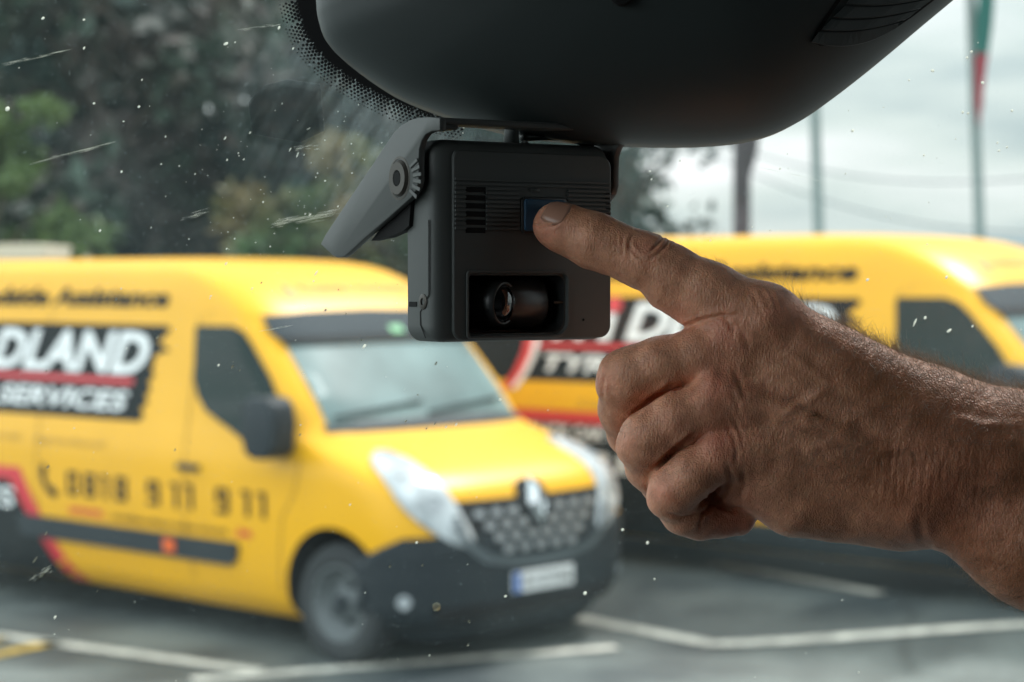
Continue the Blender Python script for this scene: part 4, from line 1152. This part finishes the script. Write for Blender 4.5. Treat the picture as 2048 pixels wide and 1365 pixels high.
# bolt and notches
bc = onto(799, 357, PB - A_ * .0032, -A_)
m_ = MB(); m_.lathe(bc, -A_, [(-.0005, .0092), (.0001, .0092), (.0002, .0082), (-.0004, .0080), (.0006, .0074), (.0014, .0068), (.0014, .0034)], 40)
hx6 = [bc - A_ * .0014 + (B_ * math.cos(k * math.pi / 3) + Vector((0, 0, 1)) * math.sin(k * math.pi / 3)) * .0033 for k in range(6)]
into(m_.build('pivot_bolt', M_STEEL, angle=R(40)), dv)
m_ = MB(); m_.prism(hx6, A_ * .0012); into(m_.build('bolt_socket_shade', M_GAP_SHADE), dv)
for k, (u, v, an) in enumerate([(829, 327, 35), (833, 338, 18), (836, 350, 6), (836, 363, -8), (834, 376, -22), (828, 388, -38)]):
    c = onto(u, v, PB - A_ * .0032, -A_)
    d_ = (c - bc).normalized(); e_ = d_.cross(A_).normalized()
    m_ = MB(); m_.prism([c + d_ * x_ * .0034 + e_ * y_ * .0008 for x_, y_ in ((-1, -1), (1, -1), (1, 1), (-1, 1))], -A_ * .0006)
    into(m_.build('angle_mark', M_DEV2, bevel=.0002, seg=1), dv)
# stem up into the housing and lead looping round the right side
st = MB(); s0 = L3(*FL(1048, 285), -.010); s1 = at(1046, 245, s0.y * 1.0); 
st.tube([s0 - Vector((0, 0, .003)), s0 + Vector((0, 0, .005)), s0 + Vector((0, 0, .022))], [.0036, .0031, .0031], 18); into(st.build('stem', M_DEV, smooth=True), dv)
gl = MB(); g0 = L3(*FL(1062, 295), -.006); gl.prism([g0, g0 + A_ * .005, g0 + A_ * .0015 + Vector((0, 0, .0035))], B_ * .004); into(gl.build('stem_fin', M_DEV), dv)
ld = MB(); X = W_ + .003
lp = [L3(.052, zt + .0035, -.014), L3(X - .020, zt + .0045, -.016), L3(X - .006, zt + .002, -.016), L3(X + .0012, zt - .008, -.015), L3(X + .0030, zt - .020, -.014), L3(X + .0010, zt - .029, -.014), L3(X - .004, zt - .033, -.015)]
cur = []
for i in range(len(lp) - 1):
    p0, p1, p2, p3 = lp[max(i-1, 0)], lp[i], lp[i+1], lp[min(i+2, len(lp)-1)]
    for k in range(6):
        t = k / 6; cur.append(.5 * ((2*p1) + (p2-p0)*t + (2*p0-5*p1+4*p2-p3)*t*t + (3*p1-p0-3*p2+p3)*t**3))
ld.tube(cur + [lp[-1]], .0021, 12); into(ld.build('lead', M_DBLK, smooth=True), dv)
# ------------------------------------------------------------------ the arm and hand
# shaped as one continuous surface in millimetres: x right, y up, z towards the viewer, origin 830 mm ahead
D0 = 830.0
def K(u, v, z):
    d = D0 - z
    return np.array([(u - 1024) / FPX * d, (682.5 - v) / FPX * d, z])
def seg(P, a, b, ra, rb, kz=1.0):
    """tapered round limb between two photo points (u, v, z); radii in photo pixels; kz > 1 flattens it front to back"""
    A, B = K(*a), K(*b); ra, rb = ra / 4.8, rb / 4.8
    S = np.array([1, 1, kz]); ab = (B - A) * S; q = (P - A) * S
    t = np.clip(q @ ab / (ab @ ab), 0, 1)
    return np.sqrt(((q - t[:, None] * ab) ** 2).sum(1)) - (ra + (rb - ra) * t)
def smin(a, b, k):
    h = np.clip(.5 + .5 * (b - a) / k, 0, 1)
    return b + (a - b) * h - k * h * (1 - h)
def chain(P, pts, k=4.0):
    d = None
    for (a, b) in zip(pts, pts[1:]):
        s_ = seg(P, a[:3], b[:3], a[3], b[3], a[4] if len(a) > 4 else 1.0)
        d = s_ if d is None else smin(d, s_, k)
    return d
INDEX = [(1108, 450, -12, 43), (1130, 458, -11, 46), (1188, 482, -8, 53), (1235, 500, -6, 49.5), (1286, 521, -4, 54), (1340, 545, -2, 53), (1420, 585, 1, 57), (1520, 640, 4, 70)]
MIDDLE = [(1470, 712, 2, 62), (1400, 712, 3, 54), (1320, 728, 2, 52), (1262, 748, -1, 51), (1249, 768, -6, 50)]
MIDDLE2 = [(1247, 768, -6, 51), (1248, 820, -14, 49), (1262, 868, -22, 46), (1330, 890, -30, 42), (1390, 880, -34, 38)]
RING = [(1480, 812, 6, 60), (1415, 815, 8, 52), (1350, 842, 9, 51), (1300, 872, 7, 50), (1287, 893, 2, 49)]
RING2 = [(1287, 893, 2, 49), (1300, 935, -8, 46), (1330, 970, -17, 43), (1400, 985, -24, 40)]
LITTLE = [(1500, 900, 6, 58), (1430, 915, 9, 48), (1385, 948, 10, 47), (1352, 978, 7, 47), (1344, 993, 3, 46)]
LITTLE2 = [(1344, 993, 3, 46), (1368, 1026, -4, 44), (1400, 1038, -9, 41), (1440, 1036, -13, 39), (1474, 1034, -15, 38)]
def hand_sdf(P):
    idx = chain(P, INDEX, 5)
    idx = smin(idx, seg(P, (1275, 498, -3), (1322, 515, -2), 26, 24), 3.0)          # joint skin on top
    mid = smin(chain(P, MIDDLE, 4), chain(P, MIDDLE2, 4), 3)
    mid = smin(mid, seg(P, (1232, 742, -2), (1225, 770, -4), 33, 32), 3)
    rng_ = smin(chain(P, RING, 4), chain(P, RING2, 4), 3)
    rng_ = smin(rng_, seg(P, (1278, 868, 4), (1268, 895, 2), 34, 32), 3)
    lit = smin(chain(P, LITTLE, 4), chain(P, LITTLE2, 3), 2.2)
    lit = smin(lit, seg(P, (1332, 968, 6), (1330, 995, 4), 33, 32), 3)
    f = smin(mid, rng_, 1.1)
    f = smin(f, lit, 1.1)
    # metacarpals and palm
    p = seg(P, (1530, 648, 3), (1850, 850, -2), 66, 108, 1.05)
    p = smin(p, seg(P, (1475, 705, 2), (1850, 905, 0), 55, 118, 1.1), 7)
    p = smin(p, seg(P, (1480, 800, 5), (1830, 940, 0), 54, 120, 1.1), 7)
    p = smin(p, seg(P, (1500, 890, 4), (1800, 975, -2), 56, 105, 1.05), 7)
    p = smin(p, seg(P, (1600, 1000, -9), (1800, 1012, -14), 76, 92), 9)
    p = smin(p, seg(P, (1545, 940, 0), (1640, 985, -8), 66, 74), 8)
    p = smin(p, seg(P, (1560, 790, -22), (1800, 900, -24), 80, 100), 9)
    p = smin(p, seg(P, (1445, 755, -14), (1500, 860, -14), 50, 50), 8)                # flesh behind the knuckle row
    # knuckles
    for (u, v, z, r, k) in ((1452, 672, 9, 30, 8), (1432, 772, 12.5, 28, 8), (1440, 884, 11, 30, 8), (1545, 618, 7, 36, 9)):
        p = smin(p, seg(P, (u - 6, v, z), (u + 10, v + 4, z), r, r), k)
    # tendons and a vein
    for a, b, r in (((1470, 690, 9.5), (1760, 850, 17), 12), ((1455, 782, 14.5), (1760, 895, 19), 11), ((1470, 885, 12.5), (1760, 930, 17.5), 10)):
        p = smin(p, seg(P, a, b, r, r), 4.5)
    p = smin(p, seg(P, (1475, 955, -2), (1580, 1000, -6), 54, 66), 6)
    p = smin(p, seg(P, (1440, 790, -16), (1290, 812, -20), 50, 42), 6)
    p = smin(p, seg(P, (1425, 940, -16), (1370, 960, -16), 40, 34), 6)
    p = smin(p, seg(P, (1298, 822, -17), (1350, 800, -16), 40, 44), 3)
    p = smin(p, seg(P, (1335, 925, -13), (1410, 900, -12), 36, 40), 3)
    p = smin(p, seg(P, (1420, 985, -16), (1465, 985, -14), 38, 42), 3)
    # thumb folded away behind the palm
    th = chain(P, [(1760, 800, -26, 80), (1600, 770, -38, 62), (1480, 800, -44, 48), (1420, 850, -42, 42)], 6)
    p = smin(p, th, 7)
    # web of skin from index to middle finger
    p = smin(p, seg(P, (1330, 590, -2), (1470, 650, 0), 32, 54), 7)
    d = smin(f, p, 4.2)
    d = smin(d, idx, 5.5)
    # wrist and forearm
    w_ = seg(P, (1850, 866, -2), (2050, 918, 0), 126, 128, 1.12)
    w_ = smin(w_, seg(P, (2050, 918, 0), (2560, 1080, 4), 128, 165, 1.05), 8)
    w_ = smin(w_, seg(P, (1880, 970, -4), (2060, 1075, -2), 104, 128, 1.05), 9)
    w_ = smin(w_, seg(P, (2060, 1075, -2), (2560, 1330, 2), 128, 165, 1.0), 9)
    w_ = smin(w_, seg(P, (1935, 905, 16), (1990, 925, 17), 42, 40), 10)               # end of the ulna
    d = smin(d, w_, 10)
    return d
def sculpt():
    lo, hi, h = np.array([-2., -172., -72.]), np.array([322., 68., 58.]), 0.9
    c = 4 * h
    n4 = np.ceil((hi - lo) / c).astype(int) + 1
    g = [lo[i] + np.arange(n4[i]) * c for i in range(3)]
    G = np.stack(np.meshgrid(*g, indexing='ij'), -1).reshape(-1, 3)
    C = hand_sdf(G).reshape(n4)
    nf = (n4 - 1) * 4 + 1
    F = np.repeat(np.repeat(np.repeat(C, 4, 0), 4, 1), 4, 2)[2:2+nf[0], 2:2+nf[1], 2:2+nf[2]].astype(np.float32)
    ii = np.argwhere(np.abs(F) < c * 1.9)
    P = lo + ii * h
    val = np.empty(len(P))
    for s in range(0, len(P), 400000): val[s:s+400000] = hand_sdf(P[s:s+400000])
    F[tuple(ii.T)] = val
    # surface nets
    S = F < 0
    cell = np.zeros(tuple(np.array(F.shape) - 1), int)
    for dx in (0, 1):
        for dy in (0, 1):
            for dz in (0, 1):
                cell += S[dx:F.shape[0]-1+dx, dy:F.shape[1]-1+dy, dz:F.shape[2]-1+dz]
    act = np.argwhere((cell > 0) & (cell < 8))
    idx = -np.ones(cell.shape, int); idx[tuple(act.T)] = np.arange(len(act))
    acc = np.zeros((len(act), 3)); cnt = np.zeros(len(act))
    corners = [(0,0,0),(1,0,0),(0,1,0),(1,1,0),(0,0,1),(1,0,1),(0,1,1),(1,1,1)]
    for a in range(8):
        for b in range(a + 1, 8):
            if sum(x != y for x, y in zip(corners[a], corners[b])) != 1: continue
            va = F[tuple((act + corners[a]).T)]; vb = F[tuple((act + corners[b]).T)]
            m = (va < 0) != (vb < 0)
            t = np.where(m, va / np.where(va == vb, 1, va - vb), 0)
            p = np.array(corners[a]) + t[:, None] * (np.array(corners[b]) - np.array(corners[a]))
            acc[m] += p[m]; cnt[m] += 1
    V = lo + (act + acc / cnt[:, None]) * h
    quads = []
    for ax in range(3):
        o1, o2 = [(1, 2), (2, 0), (0, 1)][ax]
        sl0 = [slice(None)] * 3; sl1 = [slice(None)] * 3; sl0[ax] = slice(0, -1); sl1[ax] = slice(1, None)
        A, B = S[tuple(sl0)], S[tuple(sl1)]
        e = np.argwhere(A != B); flip = A[tuple(e.T)]
        ok = (e[:, o1] > 0) & (e[:, o2] > 0) & (e[:, o1] < cell.shape[o1]) & (e[:, o2] < cell.shape[o2]) & (e[:, ax] < cell.shape[ax])
        e, flip = e[ok], flip[ok]
        d1 = np.zeros(3, int); d1[o1] = 1; d2 = np.zeros(3, int); d2[o2] = 1
        q = np.stack([idx[tuple((e - d1 - d2).T)], idx[tuple((e - d2).T)], idx[tuple(e.T)], idx[tuple((e - d1).T)]], 1)
        q[~flip] = q[~flip][:, ::-1]
        quads.append(q)
    Q = np.concatenate(quads)
    # polish onto the surface
    for _ in range(2):
        N_ = grad(V); V = V - N_ * hand_sdf(V)[:, None] * .9
    return V, Q
def grad(V, e=.35):
    N_ = np.zeros_like(V)
    for i in range(3):
        d = np.zeros(3); d[i] = e
        N_[:, i] = hand_sdf(V + d) - hand_sdf(V - d)
    return N_ / (np.linalg.norm(N_, axis=1)[:, None] + 1e-9)
def uv(V):
    d = D0 - V[:, 2]
    return 1024 + V[:, 0] / d * FPX, 682.5 - V[:, 1] / d * FPX
def dist_poly(u, v, pts):
    best = np.full(len(u), 1e9); par = np.zeros(len(u)); n = len(pts) - 1
    for i, (a, b) in enumerate(zip(pts, pts[1:])):
        dx, dy = b[0] - a[0], b[1] - a[1]
        t = np.clip(((u - a[0]) * dx + (v - a[1]) * dy) / (dx*dx + dy*dy), 0, 1)
        d = np.hypot(u - a[0] - t * dx, v - a[1] - t * dy)
        m = d < best; best[m] = d[m]; par[m] = (i + t[m]) / n
    return best, par
def smooth_noise(V, sc, seed, octv=3):
    """cheap value noise from sums of turned sine waves"""
    r_ = np.random.default_rng(seed); o = np.zeros(len(V))
    for k in range(octv * 7):
        w_ = r_.normal(size=3); w_ *= (1 + .7 * (k % octv)) / sc / np.linalg.norm(w_) * 2 * np.pi * r_.uniform(.6, 1.4)
        o += np.sin(V @ w_ + r_.uniform(0, 6.28)) / (1 + .6 * (k % octv))
    return o / (octv * 7) ** .5
# (points, depth mm, half width px): folds and wrinkles of the skin
FOLDS = [
 ([(1258, 485), (1263, 500), (1276, 513), (1292, 518)], .55, 3.0), ([(1268, 470), (1258, 482), (1256, 500), (1262, 520)], .45, 3.0),
 ([(1300, 505), (1312, 492), (1322, 480), (1328, 472)], .60, 3.0), ([(1294, 520), (1312, 512), (1330, 494), (1338, 480)], .45, 3.0),
 ([(1248, 470), (1244, 486), (1247, 505)], .30, 2.6), ([(1236, 462), (1232, 480), (1236, 498)], .20, 2.4), ([(1340, 500), (1352, 485)], .3, 2.6),
 ([(1180, 440), (1178, 458), (1184, 478)], .22, 2.4), ([(1190, 440), (1190, 462)], .20, 2.2), ([(1200, 442), (1200, 466)], .20, 2.2), ([(1210, 446), (1209, 470)], .20, 2.2), ([(1220, 450), (1218, 472)], .18, 2.2),
 ([(1338, 668), (1370, 655), (1410, 640), (1445, 632), (1475, 634)], .75, 5.0), ([(1445, 632), (1462, 650), (1470, 672)], .45, 5.0),
 ([(1345, 772), (1330, 782), (1300, 800), (1265, 830)], 1.3, 5.0), ([(1390, 868), (1370, 885), (1345, 905), (1312, 935)], 1.2, 5.0),
 ([(1419, 985), (1424, 1003), (1418, 1018), (1400, 1030)], 1.0, 4.0), ([(1424, 1003), (1440, 1012), (1465, 1020), (1485, 1018)], 1.2, 5.0),
 ([(1410, 1022), (1400, 1040), (1396, 1062)], .5, 3.0), ([(1335, 1028), (1365, 1036), (1400, 1030)], .5, 3.5),
 ([(1452, 845), (1468, 875), (1474, 905), (1470, 930)], .35, 4.0), ([(1465, 835), (1482, 868), (1488, 905)], .28, 4.0), ([(1455, 930), (1462, 960), (1452, 985), (1436, 1000)], .6, 5.0),
 ([(1485, 940), (1490, 970), (1480, 1000)], .5, 5.0), ([(1468, 740), (1480, 765), (1492, 800)], .30, 5.0), ([(1460, 780), (1475, 805), (1480, 830)], .25, 4.0),
 ([(1470, 650), (1490, 672), (1500, 700)], .35, 6.0), ([(1210, 755), (1204, 775), (1208, 798)], .35, 3.5), ([(1200, 745), (1198, 770)], .2, 3.0),
 ([(1500, 580), (1512, 600), (1520, 625)], .25, 3.5), ([(1518, 575), (1532, 598), (1540, 622)], .25, 3.5), ([(1536, 580), (1550, 602), (1556, 625)], .22, 3.5),
 ([(1850, 1100), (1842, 1070), (1836, 1030)], .4, 8.0), ([(1862, 1106), (1860, 1080)], .3, 7.0)]
FOLDS += [([(1064, 446), (1082, 455), (1104, 453), (1120, 442)], .5, 2.6)]
FOLDS += [([(1765 + 13 * k + 6 * math.sin(k * 2.1), 890 + 14 * math.sin(k * 1.3)), (1760 + 13 * k + 8 * math.sin(k * 1.7), 945), (1754 + 13 * k, 1005 + 20 * math.sin(k))], .14 + .05 * math.sin(k * 2.7), 3.0) for k in range(16)]
V, Q = sculpt()
Nn = grad(V)
U_, V_ = uv(V)
front = np.clip(Nn[:, 2] * 2.2 + .35, 0, 1)
disp = np.zeros(len(V))
for pts, dep, wd in FOLDS:
    d, par = dist_poly(U_, V_, pts)
    fall = np.clip(np.minimum(par, 1 - par) * 6 + .15, 0, 1)
    disp -= (dep * np.exp(-(d / wd) ** 2) - dep * .42 * np.exp(-((d - wd * 2.1) / (wd * 1.1)) ** 2)) * fall * front
# oval dimple on the index joint
d = np.hypot((U_ - 1286) / 20, (V_ - 490) / 11); disp -= .35 * np.exp(-d ** 2) * front
disp += .16 * smooth_noise(V, 24, 1) + .07 * smooth_noise(V, 7, 2) + .022 * smooth_noise(V, 2.6, 3)
back = np.clip((U_ - 1480) / 60, 0, 1)
# veins
for pts in ([(1540, 700), (1600, 720), (1660, 770), (1740, 790), (1830, 800)], [(1560, 830), (1620, 800), (1660, 770)], [(1600, 900), (1680, 880), (1760, 905), (1850, 890)], [(1900, 830), (1960, 850), (2048, 850)]):
    dd, par = dist_poly(U_, V_, pts); disp += .55 * np.exp(-(dd / 9) ** 2) * front * np.clip(np.minimum(par, 1 - par) * 5, 0, 1)
V = V + Nn * disp[:, None] * 1.35
def hw_(V):
    """hand millimetres to world metres"""
    V = np.atleast_2d(V); d = D0 - V[:, 2]
    return np.stack([V[:, 0], V[:, 1] * SP + d * CP, V[:, 1] * CP - d * SP], 1) / 1000 + np.array([0, 0, CAMH])
W = hw_(V)
me = bpy.data.meshes.new('person')
me.vertices.add(len(W)); me.vertices.foreach_set('co', W.astype(np.float32).ravel())
me.loops.add(len(Q) * 4); me.loops.foreach_set('vertex_index', Q.ravel().astype(np.int32))
me.polygons.add(len(Q)); me.polygons.foreach_set('loop_start', (np.arange(len(Q)) * 4).astype(np.int32))
me.update(calc_edges=True)
# pigment: redder knuckles and joints, browner back of the hand
red = np.zeros(len(V))
for u, v, r, k in ((1448, 668, 42, .8), (1430, 772, 42, 1.0), (1438, 885, 45, 1.0), (1325, 985, 32, .7), (1205, 760, 24, .6), (1560, 620, 50, .5), (1250, 885, 26, .5), (1080, 470, 40, .8), (1350, 640, 36, .6), (1460, 1045, 60, .9), (1900, 1000, 150, .4), (1290, 492, 26, .6), (1350, 870, 60, .3)):
    red += k * np.exp(-((U_ - u) ** 2 + (V_ - v) ** 2) / r ** 2)
tan = np.clip((U_ - 1520) / 250, 0, 1) * .8 + .25 * smooth_noise(V, 30, 5)
col = np.stack([np.clip(red, 0, 1), np.clip(tan, 0, 1), np.clip(.5 + .3 * smooth_noise(V, 11, 9), 0, 1), np.ones(len(V))], 1)
ca = me.color_attributes.new('pigment', 'FLOAT_COLOR', 'POINT'); ca.data.foreach_set('color', col.astype(np.float32).ravel())
def skinmat():
    m = bpy.data.materials.new('tanned skin'); m.use_nodes = True
    t = m.node_tree; b = t.nodes['Principled BSDF']; L = t.links.new
    at_ = N(t, 'ShaderNodeVertexColor', layer_name='pigment'); sp = N(t, 'ShaderNodeSeparateColor'); L(at_.outputs['Color'], sp.inputs[0])
    def mixc(f, a, c, blend='MIX', k=1.0):
        x = N(t, 'ShaderNodeMix', data_type='RGBA', blend_type=blend)
        if isinstance(f, float): x.inputs[0].default_value = f
        else: L(f, x.inputs[0])
        for s_, i in ((a, 6), (c, 7)):
            if isinstance(s_, tuple): x.inputs[i].default_value = s_
            else: L(s_, x.inputs[i])
        return x.outputs[2]
    c1 = mixc(sp.outputs[1], (.72, .36, .225, 1), (.38, .165, .082, 1))
    mr = N(t, 'ShaderNodeMath', operation='MULTIPLY'); mr.inputs[1].default_value = .75; L(sp.outputs[0], mr.inputs[0])
    c2 = mixc(mr.outputs[0], c1, (.72, .27, .18, 1))
    co = N(t, 'ShaderNodeTexCoord')
    n1 = N(t, 'ShaderNodeTexNoise'); n1.inputs['Scale'].default_value = 160; n1.inputs['Detail'].default_value = 6; n1.inputs['Roughness'].default_value = .65; L(co.outputs['Object'], n1.inputs['Vector'])
    r1 = N(t, 'ShaderNodeValToRGB'); r1.color_ramp.elements[0].position = .3; r1.color_ramp.elements[0].color = (.72, .66, .62, 1); r1.color_ramp.elements[1].position = .7; r1.color_ramp.elements[1].color = (1.12, 1.1, 1.08, 1); L(n1.outputs['Fac'], r1.inputs['Fac'])
    c3 = mixc(.9, c2, r1.outputs['Color'], 'MULTIPLY')
    L(c3, b.inputs['Base Color'])
    b.inputs['Subsurface Weight'].default_value = .35
    b.inputs['Subsurface Radius'].default_value = (1.0, .35, .18)
    b.inputs['Subsurface Scale'].default_value = .0035
    b.inputs['Roughness'].default_value = .48
    b.inputs['Specular IOR Level'].default_value = .42
    # skin grain: fine cells, cross lines, pores
    v1 = N(t, 'ShaderNodeTexVoronoi'); v1.inputs['Scale'].default_value = 1150; L(co.outputs['Object'], v1.inputs['Vector'])
    mp = N(t, 'ShaderNodeMapping'); mp.inputs['Rotation'].default_value = (0, R(28), 0); mp.inputs['Scale'].default_value = (1.0, 1, .28); L(co.outputs['Object'], mp.inputs['Vector'])
    v2 = N(t, 'ShaderNodeTexVoronoi'); v2.inputs['Scale'].default_value = 1500; L(mp.outputs['Vector'], v2.inputs['Vector'])
    n2 = N(t, 'ShaderNodeTexNoise'); n2.inputs['Scale'].default_value = 420; n2.inputs['Detail'].default_value = 4; L(co.outputs['Object'], n2.inputs['Vector'])
    s1 = N(t, 'ShaderNodeMath', operation='ADD'); L(v1.outputs['Distance'], s1.inputs[0]); L(v2.outputs['Distance'], s1.inputs[1])
    s2 = N(t, 'ShaderNodeMath', operation='ADD'); L(s1.outputs[0], s2.inputs[0]); L(n2.outputs['Fac'], s2.inputs[1])
    bp = N(t, 'ShaderNodeBump'); bp.inputs['Strength'].default_value = .55; bp.inputs['Distance'].default_value = .00035; L(s2.outputs[0], bp.inputs['Height']); L(bp.outputs['Normal'], b.inputs['Normal'])
    return m
M_SKIN = skinmat()
arm_o = link('person', me, M_SKIN, None, smooth=True)
tag(arm_o, 'bare hairy forearm and hand reaching from the right, index finger pressing the blue button', 'person')
# nail on the pointing finger
def on_skin(P, off):
    P = np.array(P, float)
    for _ in range(14):
        n_ = grad(P); P = P - n_ * (hand_sdf(P) - off)[:, None] * .8
    return P
axd = K(1107, 449, -12) - K(1188, 480, -8); axd /= np.linalg.norm(axd)
nv = np.array([-.25, .72, .62]); nv -= axd * (nv @ axd); nv /= np.linalg.norm(nv); sv = np.cross(axd, nv)
cN = K(1112, 452, -12)
rows_, cols_ = 15, 15; base_pts, offs = [], []
for j in range(rows_):
    s_ = -1 + 2 * j / (rows_ - 1)
    for i in range(cols_):
        t_ = -1 + 2 * i / (cols_ - 1)
        hl_ = 5.0; wid = 5.2 * (1 - .34 * max(0, -s_) ** 2.6) * (1 - .30 * max(0, s_) ** 3.5)
        along = s_ * hl_ * (1 - .16 * t_ * t_ * (1 if s_ > 0 else .8)) - .2
        base_pts.append(cN + axd * along + sv * (t_ * wid) + nv * (8.2 - 2.9 * t_ * t_ - .55 * max(0, s_) ** 2))
        edge_ = max(abs(t_), abs(s_)); offs.append(.30 if edge_ < .9 else (-.15 if s_ < .95 else .25))
B0 = np.array(base_pts)
NV = on_skin(B0, np.array(offs))
nm = MB(); NW = hw_(NV)
nm.add([tuple(p) for p in NW], [(j*cols_+i, j*cols_+i+1, (j+1)*cols_+i+1, (j+1)*cols_+i) for j in range(rows_-1) for i in range(cols_-1)])
M_NAIL = mat('finger nail', (.42, .22, .15), .35, coat=.1)
nl_ = nm.build('fingernail', M_NAIL, arm_o, smooth=True)
so_ = nl_.modifiers.new('thick', 'SOLIDIFY'); so_.thickness = .0003
# hair: tapering strands rooted on the skin
def regions(u, v, n):
    """hair density at photo points, and lying direction (dx, dy up) and length in mm"""
    g = lambda a, b, r, q=None: np.exp(-((u - a) / r) ** 2 - ((v - b) / (q or r)) ** 2)
    d = 1.7 * np.clip((u - 1560) / 130, 0, 1) * np.clip(n[:, 1] * 2.2 - .15, 0, 1.6)        # thumb side of wrist and arm, bright against the light
    d += 1.3 * g(1670, 890, 110, 70) + .8 * g(1760, 850, 150, 80) + .35 * g(1580, 780, 90) + .6 * g(2020, 1000, 90, 140)
    d += .9 * g(1262, 862, 34, 30) * (n[:, 2] > 0) + .9 * g(1352, 930, 34, 34) + .8 * g(1262, 706, 60, 20) + .9 * g(1420, 528, 42, 24) + .5 * g(1500, 575, 60, 20)
    d += .55 * np.clip((u - 1900) / 60, 0, 1) * np.clip(-n[:, 1] * 2, 0, 1)
    return d * np.clip((2120 - u) / 30, 0, 1)
Fc = V[Q].mean(1); Nf = Nn[Q].mean(1); fu, fv_ = uv(Fc)
pr = regions(fu, fv_, Nf); pr[fu < 1180] = 0; pr[Nf[:, 2] < -.55] = 0
NH = 9000
pick = rng.choice(len(Fc), NH, p=pr / pr.sum())
rt_ = Fc[pick] + rng.normal(size=(NH, 3)) * .25; nr = Nf[pick]; hu, hv = uv(rt_)
finger = hu < 1480
# lie: arm hair sweeps down and towards the little finger side; finger hair towards the tip
dirx = np.where(finger, -.9, -.55) + rng.normal(size=NH) * .38
diry = np.where(finger, -.25, -.70) + rng.normal(size=NH) * .38
top = nr[:, 1] > .45
dirx = np.where(top & ~finger, -.75 + rng.normal(size=NH) * .5, dirx); diry = np.where(top & ~finger, .25 + rng.normal(size=NH) * .4, diry)
D = np.stack([dirx, diry, .15 + rng.normal(size=NH) * .3], 1)
D -= nr * (D * nr).sum(1)[:, None]; D /= np.linalg.norm(D, axis=1)[:, None]
ln = np.where(finger, rng.uniform(2.5, 6, NH), rng.uniform(4, 11, NH)) * np.where(top & ~finger, 1.0, .85)
long_ = top & ~finger & (rng.random(NH) < .07)
ln = np.where(long_, rng.uniform(8, 14, NH), ln)
lift = np.clip(np.where(long_, .55, 0) + rng.normal(.34, .2, NH) + np.where(top & (rng.random(NH) < .35), .35, 0), .06, .95)
curl = rng.normal(0, .85, NH) + np.where(long_, 1.3, 0); side_ = np.cross(nr, D)
SEG = 5; rad = rng.uniform(.035, .062, NH)
pts = []
pos = rt_ - nr * .15; dcur = D * (1 - lift[:, None] * .6) + nr * lift[:, None]; dcur /= np.linalg.norm(dcur, axis=1)[:, None]
for k in range(SEG + 1):
    pts.append(pos.copy())
    pos = pos + dcur * (ln / SEG)[:, None]
    dcur = dcur + side_ * (curl * .28)[:, None] - nr * (.10 * lift)[:, None] + np.array([0, -.03, 0]); dcur /= np.linalg.norm(dcur, axis=1)[:, None]
hv_, hf_ = [], []
PT_ = np.stack(pts, 1)                      # NH, SEG+1, 3
tg_ = np.gradient(PT_, axis=1); tg_ /= np.linalg.norm(tg_, axis=2)[..., None]
e1 = np.cross(tg_, np.array([.3, .2, .93])); e1 /= np.linalg.norm(e1, axis=2)[..., None]; e2 = np.cross(tg_, e1)
tp = rad[:, None] * np.linspace(1, .25, SEG + 1)[None]
HV = np.stack([PT_ + (e1 * math.cos(a) + e2 * math.sin(a)) * tp[..., None] for a in (0, 2.094, 4.189)], 2)   # NH,SEG+1,3,3
HVf = hw_(HV.reshape(-1, 3))
b_ = (np.arange(NH) * (SEG + 1) * 3)[:, None, None]; s_ = (np.arange(SEG) * 3)[None, :, None]; kk = np.arange(3)[None, None, :]
HQ = np.stack([b_ + s_ + kk, b_ + s_ + (kk + 1) % 3, b_ + s_ + 3 + (kk + 1) % 3, b_ + s_ + 3 + kk], -1).reshape(-1, 4)
hm_ = bpy.data.meshes.new('arm_hair')
hm_.vertices.add(len(HVf)); hm_.vertices.foreach_set('co', HVf.astype(np.float32).ravel())
hm_.loops.add(len(HQ) * 4); hm_.loops.foreach_set('vertex_index', HQ.ravel().astype(np.int32))
hm_.polygons.add(len(HQ)); hm_.polygons.foreach_set('loop_start', (np.arange(len(HQ)) * 4).astype(np.int32))
hm_.update(calc_edges=True)
M_HAIR = mat('brown body hair', (.10, .06, .04), .35, spec=.7)
t_ = M_HAIR.node_tree; tl_ = N(t_, 'ShaderNodeBsdfTranslucent'); tl_.inputs['Color'].default_value = (.75, .60, .42, 1)
mh_ = N(t_, 'ShaderNodeMixShader'); mh_.inputs[0].default_value = .35
t_.links.new(t_.nodes['Principled BSDF'].outputs[0], mh_.inputs[1]); t_.links.new(tl_.outputs[0], mh_.inputs[2]); t_.links.new(mh_.outputs[0], t_.nodes['Material Output'].inputs['Surface'])
ho_ = link('arm_hair', hm_, M_HAIR, arm_o, smooth=True); ho_['kind'] = 'stuff'
